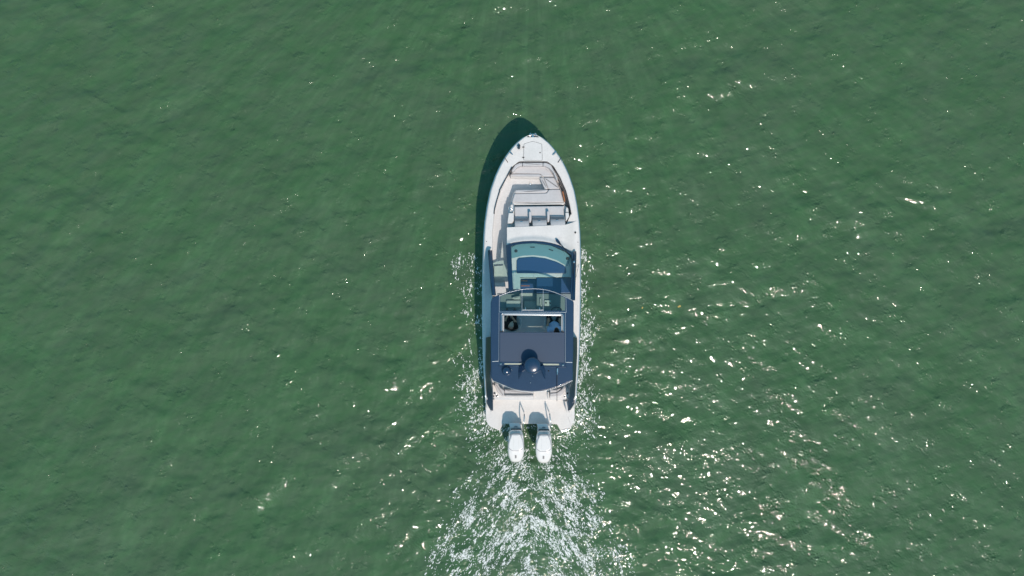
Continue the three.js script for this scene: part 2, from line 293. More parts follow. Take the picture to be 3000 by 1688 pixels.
{
  // each level of the hull: [height share 0..1 from water to deck edge, how far aft the stem lies, breadth share]
  const levels = [[1.0, 0, 1, -0.11], [1.0, 0, 1, -0.05], [0.985, 0, 1, -0.018], [0.95, 0, 1, 0], [0.90, 0.01, 1, 0], [0.88, 0.02, 1, -0.035], [0.72, 0.10, 0.975, -0.03], [0.45, 0.34, 0.93, -0.03], [0.2, 0.62, 0.89, -0.03], [0.03, 0.85, 0.86, -0.03], [-0.12, 1.1, 0.7, -0.03], [-0.35, 1.6, 0.02, 0]];
  const ts = []; for (let i = 0; i <= 70; i++) ts.push(Math.pow(i / 70, 1.7));
  const side = s => levels.map(([f, back, w, inset]) => ts.map(t => {
    const z = BOW + back + t * (STERN - BOW - back), zb = BOW + t * (STERN - BOW);
    const hb = Math.max(0.012, halfBreadth(zb) * w + inset * Math.min(1, halfBreadth(zb) / 0.35));
    return new THREE.Vector3(s * hb, f > 0 ? hullTop(zb) * f : f * 1.3, z);
  }));
  const rows = [...side(-1), ...side(1).reverse()];
  const hull = part(boat, 'hull', ruled([...rows, ], 0.5), M.gel);
  const st = rows.map(r => r[r.length - 1]);
  const fan = new THREE.Shape(st.map(p => new THREE.Vector2(p.x, p.y))); const tg = new THREE.ShapeGeometry(fan); tg.translate(0, 0, STERN - 0.004);
  part(hull, 'transom', tg, M.gel);
  for (const s of [-1, 1]) {
    const line = ts.map(t => { const z = BOW + t * (4.1 - BOW); return new THREE.Vector3(s * (halfBreadth(z) + 0.006), hullTop(z) * 0.925, z); });
    part(hull, 'rub_rail', tube(line, 0.022, 120, 0.5), M.steel);
  }
}

// deck with its wells: bow cockpit, port walkway, helm and aft cockpit all open into one
const well = fillet([
  ...flat(1, 1.78, [[1030, 920], [1532, 920], [1640, 1000]]), ...flat(2, 1.72, [[1765, 0], [1880, 290]]), ...flat(2, 1.66, [[1938, 520], [1950, 650], [1862, 838]]), ...flat(2, 1.62, [[822, 882], [802, 1230]]), ...flat(3, 1.55, [[822, 720], [1968, 720], [1990, 900]]),
  ...flat(5, 1.38, [[1965, 500], [1925, 1180], [1922, 1290], [562, 1290], [560, 1180], [535, 500]]), ...flat(3, 1.52, [[560, 1000], [560, 320]]), ...flat(2, 1.64, [[552, 1000], [582, 690], [592, 560], [660, 320]]), ...flat(2, 1.72, [[792, 0]]), ...flat(1, 1.75, [[912, 1010]])], 0.06, 4);
const hatchLine = fillet(flat(1, 1.8, [[1112, 612], [1272, 565], [1436, 612], [1446, 905], [1106, 905]]), 0.05, 4);
const deckZ = 4.08;
{
  const ring = []; const zs = []; for (let i = 0; i <= 60; i++) zs.push(BOW + 0.10 + (deckZ - BOW - 0.10) * Math.pow(i / 60, 1.6));
  const rim = z => Math.max(0.03, halfBreadth(z) - 0.10 * Math.min(1, halfBreadth(z) / 0.35));
  for (const z of zs) ring.push([rim(z), z]);
  let iR = 0, iL = 0; well.forEach((p, i) => { if (p[0] > 0 && (well[iR][0] < 0 || p[1] > well[iR][1])) iR = i; if (p[0] < 0 && (well[iL][0] > 0 || p[1] > well[iL][1])) iL = i; });
  const lip = []; for (let i = iL; i !== iR; i = (i + 1) % well.length) lip.push(well[i]); lip.push(well[iR]);
  ring.push(...[...lip].reverse());                            // the well is open towards the stern
  for (const z of [...zs].reverse()) ring.push([-rim(z), z]);
  const onDeck = (x, y, z) => y + sheer(z) - 0.004;
  const deck = part(boat, 'deck', slab(ring, -0.05, 0, { holes: [hatchLine], bend: onDeck, crease: 0.3 }), M.nonskid);
  part(deck, 'locker_gutter', slab(offset(hatchLine, 0.02), -0.09, -0.055, { bend: onDeck }), M.grey);
  part(deck, 'anchor_locker_hatch', slab(offset(hatchLine, -0.011), -0.03, 0.004, { bevel: 0.006, bend: onDeck }), M.gel);
  for (const v of [672, 853]) part(deck, 'hinge', slab(fillet(flat(1, 1.81, [[1088, v - 9], [1126, v - 9], [1126, v + 9], [1088, v + 9]]), 0.012), 0.006, 0.016, { bend: onDeck, bevel: 0.003 }), M.rubber);
  const at = plan(1, 1403, 766, 1.82); part(deck, 'latch', lathe([[0, 0.012], [0.018, 0.011], [0.022, 0]], at.setY(sheer(at.z) + 0.004), 16), M.rubber);
  // liner: the walls of the wells, from the deck down to the sole
  const inner = lip.map(([x, z]) => new THREE.Vector3(x, sheer(z) - 0.006, z)), low = lip.map(([x, z]) => new THREE.Vector3(x, 0.96, z));
  part(boat, 'cockpit_liner', ruled([inner, low], 0.5), M.gel);
  part(boat, 'sole', slab(offset(well, 0.03), 0.93, 0.985), M.teak, 'pale teak decking of the bow well and walkway');
  // fittings along the deck edge
  for (const [u, v, t] of [[888, 776, -0.75], [1655, 782, 0.72]]) {
    const p = plan(1, u, v, 1.8), c = unit(deck, 'mooring_cleat'); const y = sheer(p.z);
    part(c, 'horn', box(0.035, 0.025, 0.19, new THREE.Vector3(p.x, y + 0.045, p.z), 0.01, -t), M.steel); part(c, 'foot', box(0.05, 0.04, 0.08, new THREE.Vector3(p.x, y + 0.018, p.z), 0.01, -t), M.rubber);
  }
  for (const [u, v, t] of [[800, 895, -0.6], [1752, 895, 0.58]]) { const p = plan(1, u, v, 1.78); part(deck, 'fairlead', box(0.02, 0.03, 0.24, p.setY(sheer(p.z) + 0.012), 0.008, -t), M.rubber); }
  for (const [k, u, v] of [[2, 2025, 975], [2, 455, 1132], [2, 2075, 1143]]) { const p = plan(k, u, v, 1.66); part(deck, 'deck_filler_cap', lathe([[0, 0.01], [k === 2 && v === 975 ? 0.03 : 0.014, 0.008], [k === 2 && v === 975 ? 0.034 : 0.016, 0]], p.setY(sheer(p.z) + (v === 975 ? 0.05 : 0.002)), 14), M.rubber); }
  // bow: anchor in its roller, searchlight on the port bow
  const anchor = unit(boat, 'anchor', 'steel plough anchor hanging at the stem');
  const tip = plan(1, 1278, 452, 1.78);
  for (const s of [-1, 1]) {
    const f = slab(fillet([[s * 0.015, 0.05], [s * 0.16, 0.06], [s * 0.155, -0.05], [s * 0.085, -0.115]], 0.03, 3), -0.015, 0.015, { bevel: 0.006 }); f.rotateZ(s * 0.5); f.translate(tip.x + 0.0, 1.62, tip.z + 0.015); part(anchor, 'fluke', f, M.alloy);
  }
  part(anchor, 'shank', bar(new THREE.Vector3(tip.x, 1.66, tip.z - 0.03), new THREE.Vector3(tip.x, 1.66, tip.z + 0.30), 0.02), M.steel);
  part(boat, 'bow_roller', box(0.10, 0.05, 0.16, new THREE.Vector3(tip.x, 1.70, tip.z + 0.03), 0.012), M.steel);
  const sl = unit(boat, 'searchlight', 'small dark searchlight with a chrome lens on the port bow'), q = plan(1, 1030, 665, 1.9);
  const body = new THREE.CapsuleGeometry(0.042, 0.09, 6, 14); body.rotateX(Math.PI / 2); body.rotateY(-0.1); body.translate(q.x, 1.90, q.z); part(sl, 'lamp_body', body, M.black);
  const ring2 = new THREE.TorusGeometry(0.036, 0.009, 8, 18); ring2.rotateY(-0.1); ring2.translate(q.x + 0.006, 1.90, q.z + 0.085); part(sl, 'lens_ring', ring2, M.steel);
  for (const s of [-1, 1]) part(sl, 'bright_stripe', box(0.008, 0.006, 0.10, new THREE.Vector3(q.x + s * 0.018, 1.938, q.z), 0.002, -0.1), M.steel);
  part(sl, 'foot', lathe([[0.05, 0], [0.04, 0.02], [0.02, 0.03], [0.02, 0.1]], new THREE.Vector3(q.x, sheer(q.z), q.z), 16), M.steel);
  const cp = plan(1, 1003, 632, 1.84); const chock = new THREE.SphereGeometry(0.075, 18, 10, 0, 6.2832, 0, 1.57); chock.scale(0.55, 0.5, 1.1); chock.rotateY(-0.45); chock.translate(cp.x, sheer(cp.z) - 0.03, cp.z); part(boat, 'bow_chock', chock, M.steel);
  // grab rails inside the bow coaming
  part(boat, 'bow_grab_rail', tube([...path3(1, [[905, 1025, 1.80], [690, 1430, 1.77]]), ...path3(2, [[690, 235, 1.76], [632, 430, 1.74], [596, 580, 1.72], [590, 650, 1.70]])], 0.016, 60), M.rubber);
  part(boat, 'bow_grab_rail', tube([...path3(1, [[1640, 1020, 1.80], [1760, 1240, 1.78], [1850, 1430, 1.77]]), ...path3(2, [[1900, 400, 1.74], [1955, 655, 1.70]])], 0.016, 60), M.rubber);
}

// bow seating
const cushion = (pts, y0, y1, r = 0.04, round = 0.05) => slab(fillet(pts, round, 4), y0, y1, { bevel: r, seg: 4, crease: 1.1 });
{
  const seat = unit(boat, 'bow_bench');
  part(seat, 'bench_base', slab(flat(1, 1.36, [[1010, 1000], [1540, 1000], [1655, 1195], [1750, 1405], [1500, 1410], [1405, 1215], [880, 1205]]), 0.985, 1.36, { bevel: 0.01 }), M.gel);
  part(seat, 'seat_cushion', cushion(flat(1, 1.47, [[1045, 1006], [1485, 1006], [1560, 1045], [1652, 1192], [1452, 1192], [1405, 1140], [893, 1138], [985, 1040]]), 1.365, 1.47), M.vinyl);
  part(seat, 'bolster', cushion(flat(1, 1.47, [[893, 1143], [1400, 1145], [1448, 1193], [866, 1191]]), 1.365, 1.485), M.vinyl);
  part(seat, 'side_cushion', cushion(flat(1, 1.46, [[1466, 1208], [1655, 1206], [1755, 1408], [1552, 1412]]), 1.365, 1.46), M.vinyl);
  part(seat, 'side_bolster', cushion(flat(1, 1.46, [[1394, 1208], [1458, 1208], [1546, 1413], [1484, 1415]]), 1.365, 1.475), M.vinyl);
  part(seat, 'backrest', cushion(flat(1, 1.72, [[1094, 946], [1452, 946], [1452, 1000], [1094, 1000]]), 1.42, 1.73, 0.03, 0.02), M.vinyl);
  part(seat, 'backrest', cushion(flat(1, 1.72, [[1088, 946], [1088, 1000], [1050, 1003], [990, 1036], [925, 1110], [893, 1085], [960, 985], [1035, 947]]), 1.42, 1.73, 0.03, 0.03), M.vinyl);
  part(seat, 'backrest', cushion(flat(1, 1.72, [[1458, 946], [1515, 948], [1592, 985], [1680, 1140], [1720, 1240], [1692, 1250], [1640, 1120], [1560, 1036], [1485, 1002], [1458, 1000]]), 1.42, 1.73, 0.025, 0.03), M.vinyl);
  const pad = unit(boat, 'sunpad');
  part(pad, 'sunpad_base', slab(fillet(flat(2, 1.36, [[955, 222], [1790, 212], [1850, 480], [870, 500], [890, 400]]), 0.06), 0.985, 1.36, { bevel: 0.01 }), M.gel);
  part(pad, 'sunpad_cushion', cushion(flat(2, 1.46, [[950, 284], [1520, 276], [1560, 212], [1760, 206], [1828, 440], [895, 446]]), 1.365, 1.46), M.vinyl);
  part(pad, 'bolster', cushion(flat(2, 1.47, [[968, 218], [1552, 213], [1512, 271], [950, 279]]), 1.365, 1.475), M.vinyl);
  part(pad, 'aft_edge', cushion(flat(2, 1.44, [[897, 450], [1828, 444], [1832, 480], [945, 484]]), 1.365, 1.43, 0.02, 0.02), M.gel);
  const lounge = unit(boat, 'forward_lounge', 'three seat lounge facing the bow with quilted backrests');
  part(lounge, 'lounge_base', slab(flat(2, 1.5, [[845, 510], [1860, 500], [1870, 835], [822, 882]]), 0.985, 1.45, { bevel: 0.01 }), M.gel);
  part(lounge, 'seat_cushion', cushion(flat(2, 1.57, [[950, 514], [1818, 502], [1832, 720], [955, 738]]), 1.455, 1.57), M.vinyl);
  for (const [a, b, dv] of [[948, 1200, 0], [1262, 1514, -13], [1580, 1838, -26]]) {
    const back = unit(lounge, 'backrest');
    // rolled backrest: rises from the seat and turns over level with the cabin top
    const prof = [[700, 1.55], [716, 1.66], [742, 1.75], [775, 1.83], [800, 1.875], [830, 1.905], [872, 1.92]];
    const rows = prof.map(([v, h]) => [0, 0.06, 0.5, 0.94, 1].map((t, i) => { const e = i === 0 || i === 4 ? 0.03 : 0; return plan(2, a + (b - a) * t + (v - 700) * 0.06, v + dv, h - e); }));
    part(back, 'back_panel', ruled(rows, 1.0), M.vinyl);
    const quilt = []; for (let i = 0; i < 9; i++) { const q = cushion(flat(2, 1.72, [[a + 6 + i * (b - a - 12) / 9, 722 + dv], [a + 4 + (i + 1) * (b - a - 12) / 9, 722 + dv], [a + 4 + (i + 1) * (b - a - 12) / 9, 776 + dv], [a + 6 + i * (b - a - 12) / 9, 776 + dv]]), -0.012, 0.022, 0.012, 0.012); const pz = plan(2, a, 722 + dv, 1.68).z, s = (1.835 - 1.69) / (plan(2, a, 776 + dv, 1.8).z - pz); const pp = q.attributes.position; for (let k = 0; k < pp.count; k++) pp.setY(k, pp.getY(k) + 1.695 + (pp.getZ(k) - pz) * s); q.computeVertexNormals(); quilt.push(q); }
    part(back, 'quilted_insert', merge(quilt), M.quilt);
    const bp = plan(2, (a + b) / 2, 784 + dv, 1.87); part(back, 'badge', box(0.09, 0.012, 0.03, bp.setY(1.868), 0.005), M.steel);
  }
  for (const [u, dv] of [[1228, 0], [1549, -8]]) part(lounge, 'armrest', cushion(flat(2, 1.80, [[u - 24, 600 + dv], [u + 22, 600 + dv], [u + 26, 740 + dv], [u + 12, 800 + dv], [u - 20, 800 + dv]]), 1.5, 1.80, 0.03, 0.06), M.vinyl);
  part(lounge, 'side_panel', cushion(flat(2, 1.72, [[848, 628], [938, 628], [938, 770], [908, 812], [826, 812]]), 1.4, 1.72, 0.015, 0.02), M.gel);
  part(lounge, 'side_panel', cushion(flat(2, 1.70, [[1850, 622], [1908, 620], [1918, 690], [1858, 785]]), 1.4, 1.72, 0.015, 0.02), M.gel);
  part(lounge, 'cup_shelf', cushion(flat(2, 1.60, [[885, 478], [935, 478], [935, 605], [862, 610]]), 1.4, 1.60, 0.015, 0.03), M.gel);
  part(lounge, 'cup_shelf', cushion(flat(2, 1.66, [[1862, 520], [1900, 540], [1908, 612], [1858, 612]]), 1.4, 1.66, 0.012, 0.02), M.gel);
  const cup = plan(2, 893, 560, 1.62); part(lounge, 'cup_holder', lathe([[0.0, 0.0], [0.028, 0.004], [0.034, 0.016], [0.042, 0.016], [0.044, 0]], cup.setY(1.6), 20), M.steel);
  part(lounge, 'grab_rail', tube(path3(2, [[905, 465, 1.62], [936, 470, 1.66], [938, 500, 1.66], [938, 590, 1.66], [915, 612, 1.64], [868, 614, 1.62]]), 0.009, 40), M.steel);
  // table socket in the sole, storage pocket with a wooden fiddle on the starboard side
  const ts = plan(2, 1230, 108, 1.0); const socket = unit(boat, 'table_socket');
  part(socket, 'flange', lathe([[0, 0.02], [0.055, 0.018], [0.07, 0.006], [0.072, 0]], ts.clone().setY(0.985), 24), M.gel); part(socket, 'cap', lathe([[0, 0.03], [0.03, 0.028], [0.035, 0.018]], ts.clone().setY(0.985), 20), M.steel);
  part(socket, 'bar', box(0.015, 0.01, 0.17, plan(2, 1232, 170, 1.0).setY(0.99), 0.003), M.alloy);
  part(boat, 'storage_pocket', slab(flat(2, 1.5, [[1722, 90], [1748, 110], [1806, 240], [1790, 250]]), 1.42, 1.52), M.black);
  part(boat, 'wooden_fiddle', slab(flat(2, 1.55, [[1792, 245], [1812, 245], [1848, 400], [1842, 432], [1832, 432]]), 1.40, 1.56, { bevel: 0.006 }), M.wood, 'varnished wooden strip along the starboard bow coaming');
}

// cabin top between the bow lounge and the windshield
const glassFoot = u => { const pts = [[795, 236], [920, 186], [1100, 156], [1280, 147], [1450, 158], [1600, 188], [1750, 235], [1880, 300], [2000, 388]]; for (let i = 1; i < pts.length; i++) if (u <= pts[i][0] || i === pts.length - 1) { const [a, p] = pts[i - 1], [b, q] = pts[i]; return p + (q - p) * (u - a) / (b - a); } };
{
  const rows = [];
  for (let j = 0; j <= 16; j++) {
    const t = j / 16, row = [];
    for (let i = 0; i <= 30; i++) {
      const s = i / 30, u = 817 + s * (2092 - 817);
      const v0 = (u < 1850 ? 884 - (u - 820) * 0.045 : 838 - (u - 1850) * 0.3) - 966, v1 = glassFoot(u) + 30;      // both on sheet 3 rows
      const v = v0 + t * (v1 - v0);
      const p0 = plan(3, u, v, 1.9), z = p0.z, drop = smooth(1790, 2085, u);
      const lip = smooth(glassFoot(u) - 95, glassFoot(u) + 5, v) * 0.075;
      const h = (1.915 + 0.03 * Math.sin(Math.min(1, s * 1.3) * Math.PI) + lip) * (1 - drop) + (sheer(z) + 0.006) * drop;
      const ue = u + (u > 1950 ? (halfBreadth(z) - 0.10 - plan(3, 2092, v, 1.62).x) * 400 * smooth(1950, 2092, u) : 0);
      row.push(plan(3, ue, v, h));
    }
    rows.push(row);
  }
  const c = part(boat, 'cabin_top', ruled(rows, 0.8), M.nonskid);
  const left = rows.map(r => r[0]), front = rows[0].slice(0, 26);
  part(c, 'walkway_wall', ruled([left, left.map(p => new THREE.Vector3(p.x + 0.015, 0.96, p.z))], 0.3), M.gel);
  part(c, 'front_wall', ruled([front, front.map(p => new THREE.Vector3(p.x, 1.4, p.z + 0.01))], 0.3), M.gel);
}

// windshield
{
  const ws = unit(boat, 'windshield', 'raked curved windshield in a navy frame');
  const foot = [], head = [], N = 28;
  const topArc = [[845, 1046], [900, 1018], [1060, 1000], [1270, 990], [1450, 1000], [1650, 1050], [1850, 1130], [1985, 1212]];
  const at = (pts, s) => { const u = pts[0][0] + s * (pts[pts.length - 1][0] - pts[0][0]); for (let i = 1; i < pts.length; i++) if (u <= pts[i][0] + 1e-6) { const [a, p] = pts[i - 1], [b, q] = pts[i]; return [u, p + (q - p) * (u - a) / (b - a)]; } };
  for (let i = 0; i <= N; i++) { const s = i / N, u = 797 + s * (1998 - 797); const dropF = smooth(0.8, 1, s); foot.push(plan(3, u, glassFoot(u), 2.0 - 0.12 * dropF)); const [a, b] = at(topArc, s); head.push(plan(3, a, b, 2.93)); }
  const curve = t => foot.map((f, i) => f.clone().lerp(head[i], t).add(new THREE.Vector3(0, 0.07 * Math.sin(Math.PI * t), 0)));
  const glassRows = []; for (let j = 0; j <= 10; j++) glassRows.push(curve(0.055 + j / 10 * 0.945).slice(2, N - 0));
  part(ws, 'pane', ruled(glassRows, 1.2), M.screen);
  const sill = [curve(0), curve(0.03), curve(0.06)].map((r, j) => r.map(p => p.clone().add(new THREE.Vector3(0, [0, 0.03, 0.012][j], 0)))); part(ws, 'sill', thick(sill, sill.map(r => r.map(p => p.clone().add(new THREE.Vector3(0, -0.03, 0.01)))), 0.8), M.navy);
  const post = (i0, i1) => { const A = []; for (let j = 0; j <= 8; j++) { const r = curve(j / 8); A.push([0, 0.5, 1].map(q => { const p = r[i0].clone().lerp(r[i1], q); p.y += 0.02 + 0.03 * Math.sin(Math.PI * q); return p; })); } return thick(A, A.map(r => r.map(p => p.clone().add(new THREE.Vector3(0, -0.07, 0)))), 0.9); };
  part(ws, 'post', post(0, 2), M.navy); part(ws, 'post', post(N - 1, N), M.navy);
  // side windows: the port one beside the walk-through, the starboard one on the side deck
  const sideWin = (pts, w) => { const A = pts.map(([u, v, h]) => [[-w, -0.05], [-w * 0.5, 0], [w * 0.5, 0], [w, -0.05]].map(([d, y]) => plan(3, u + d, v, h).add(new THREE.Vector3(0, y, 0)))); return A; };
  const pl = [[516, 322, 1.86], [520, 380, 2.02], [528, 500, 2.22], [545, 700, 2.5], [560, 900, 2.75], [585, 1120, 2.94]];
  part(ws, 'port_side_frame', thick(sideWin(pl, 38), sideWin(pl, 36).map(r => r.map(p => p.clone().add(new THREE.Vector3(0, -0.06, 0)))), 0.9), M.navy);
  const lowP = pl.map(([u, v, h]) => plan(3, u + 6, v, h - 0.05)), footP = pl.map(([u, v]) => { const p = plan(3, u - 30, v, 1.52); p.y = sheer(p.z); return p; });
  part(ws, 'port_side_pane', ruled([lowP, footP], 0.5), M.sideglass);
  const pr = [[2018, 340, 1.80], [2022, 400, 1.96], [2018, 560, 2.2], [2012, 760, 2.5], [2006, 960, 2.75], [2000, 1210, 2.94]];
  part(ws, 'starboard_side_frame', thick(sideWin(pr, 26), sideWin(pr, 24).map(r => r.map(p => p.clone().add(new THREE.Vector3(0, -0.06, 0)))), 0.9), M.navy);
  const lowS = pr.map(([u, v, h]) => plan(3, u, v, h - 0.05)), footS = pr.map(([u, v]) => { const p = plan(3, u + 16, v, 1.52); p.y = sheer(p.z); return p; });
  part(ws, 'starboard_side_pane', ruled([lowS, footS], 0.5), M.sideglass);
  const wiper = unit(boat, 'wiper', 'dark windshield wiper parked to starboard');
  part(wiper, 'motor_box', slab(fillet(flat(3, 2.0, [[1676, 132], [1700, 118], [1740, 150], [1782, 228], [1760, 236], [1690, 178]]), 0.02), 1.9, 2.02, { bevel: 0.012 }), M.navy);
  part(wiper, 'arm', tube(path3(3, [[1725, 170, 2.03], [1820, 280, 2.09], [1920, 410, 2.2], [2000, 530, 2.3]]), 0.013, 30), M.black);
  part(wiper, 'blade', tube(path3(3, [[1998, 520, 2.28], [1990, 620, 2.38], [1980, 735, 2.50]]), 0.012, 20), M.rubber);
  part(wiper, 'tip', box(0.05, 0.02, 0.07, plan(3, 2005, 528, 2.31), 0.006), M.steel);
  // stays from the starboard side deck
  part(boat, 'side_stay', tube(path3(3, [[2090, 570, 1.56], [2060, 690, 1.75], [2040, 800, 1.9]]), 0.007, 16), M.steel);
}

// dash and helm seen through the windshield and the roof glass
{
  const dash = unit(boat, 'dashboard');
  part(dash, 'dash_top', slab(fillet(flat(3, 1.88, [[890, 262], [1000, 214], [1280, 196], [1600, 238], [1850, 352], [1950, 440], [1962, 798], [1052, 798], [1052, 1010], [920, 1010]]), 0.01, 2), 1.62, 1.87, { bevel: 0.01 }), M.gel);
  part(dash, 'dash_pad', slab(fillet(flat(3, 1.90, [[892, 268], [1000, 216], [1280, 198], [1600, 240], [1850, 354], [1948, 442], [1885, 606], [1700, 500], [1500, 432], [1280, 410], [1100, 420], [897, 466]]), 0.012, 2), 1.871, 1.892, { bevel: 0.006 }), M.dash);
  part(dash, 'instrument_hood', slab(fillet(flat(3, 1.94, [[988, 505], [1024, 462], [1280, 442], [1500, 470], [1700, 532], [1835, 600], [1864, 650], [1864, 733], [987, 729]]), 0.04, 3), 1.872, 1.925, { bevel: 0.02 }), M.console);
  for (const [u, v] of [[976, 335], [1890, 468]]) { const p = plan(3, u, v, 1.9).setY(1.893); part(dash, 'speaker', lathe([[0, 0.008], [0.04, 0.012], [0.056, 0.006], [0.058, 0]], p, 22), M.black); }
  for (const [u, v, t] of [[1268, 268, 0], [1595, 318, -0.32]]) part(dash, 'air_vent', box(0.16, 0.012, 0.035, plan(3, u, v, 1.9).setY(1.895), 0.004, t), M.black);
  const helm = unit(boat, 'helm_console');
  part(helm, 'console_block', slab(flat(3, 1.5, [[1340, 1090], [1965, 1090], [1965, 1400], [1340, 1400]]), 1.0, 1.55, { bevel: 0.02 }), M.helm);
  part(helm, 'instrument_panel', slab(flat(3, 1.58, [[1340, 805], [1965, 805], [1965, 1082], [1340, 1082]]), 1.0, 1.6, { bevel: 0.02 }), M.console);
  part(helm, 'companionway', slab(flat(3, 1.1, [[1055, 805], [1340, 805], [1340, 1080], [1055, 1080]]), 0.99, 1.1), M.console);
  for (const [a, b, v, w] of [[1065, 1176, 862, 24], [1065, 1216, 952, 12]]) part(helm, 'step_edge', slab(flat(3, 1.12, [[a, v - w / 2], [b, v - w / 2], [b + 4, v + w / 2], [a, v + w / 2]]), 1.101, 1.13, { bevel: 0.004 }), M.wood);
  part(helm, 'companionway_rail', tube(path3(3, [[1042, 1000, 1.62], [1044, 850, 1.62], [1062, 818, 1.62], [1120, 813, 1.62], [1330, 813, 1.62]]), 0.016, 40, 0.1), M.gel);
  part(helm, 'binnacle', slab(fillet(flat(4, 1.62, [[1480, 300], [1598, 300], [1598, 402], [1480, 402]]), 0.02), 1.55, 1.62, { bevel: 0.01 }), M.gel);
  for (const [u, v] of [[1508, 348], [1578, 352]]) part(helm, 'knob', lathe([[0, 0.04], [0.025, 0.035], [0.03, 0]], plan(4, u, v, 1.64).setY(1.62), 16), M.black);
  const wheel = new THREE.TorusGeometry(0.17, 0.016, 10, 36); wheel.rotateX(-0.55); const wc = plan(4, 1690, 470, 1.75); wheel.translate(wc.x, 1.78, wc.z); part(helm, 'steering_wheel', wheel, M.black);
  part(helm, 'steering_column', bar(new THREE.Vector3(wc.x, 1.5, wc.z - 0.16), new THREE.Vector3(wc.x, 1.77, wc.z - 0.01), 0.03), M.steel);
  const nook = unit(boat, 'port_lounge');
  part(nook, 'lounge_base', slab(flat(4, 1.35, [[650, 190], [1065, 190], [1065, 440], [650, 440]]), 0.985, 1.35, { bevel: 0.01 }), M.helm);
  part(nook, 'seat_cushion', cushion(flat(4, 1.45, [[800, 300], [1058, 300], [1058, 432], [800, 432]]), 1.352, 1.44), M.vinyl);
  part(nook, 'corner_cushion', cushion(flat(4, 1.5, [[890, 262], [960, 232], [1052, 218], [1052, 290], [940, 288]]), 1.352, 1.5), M.vinyl);
  part(nook, 'centre_cushion', cushion(flat(4, 1.2, [[1108, 312], [1375, 312], [1375, 436], [1108, 436]]), 1.0, 1.2), M.vinyl);
  part(nook, 'grab_handle', tube(path3(4, [[1410, 272, 1.6], [1412, 350, 1.6], [1420, 392, 1.6], [1438, 398, 1.6]]), 0.03, 24), M.vinyl);
  // port walk-through: steps
  const st = unit(boat, 'walkway_steps');
  part(st, 'step', slab(flat(3, 1.18, [[590, 600], [752, 590], [752, 748], [590, 756]]), 0.985, 1.10, { bevel: 0.008 }), M.gel);
  part(st, 'step', slab(flat(3, 1.3, [[595, 892], [782, 892], [812, 1120], [600, 1150]]), 0.985, 1.3, { bevel: 0.008 }), M.teak);
  for (let i = 0; i < 5; i++) part(st, 'tread_strip', box(0.17, 0.008, 0.014, plan(3, 722, 196 + i * 20, 1.0).setY(0.988), 0.003, 0.12), M.grey);
}

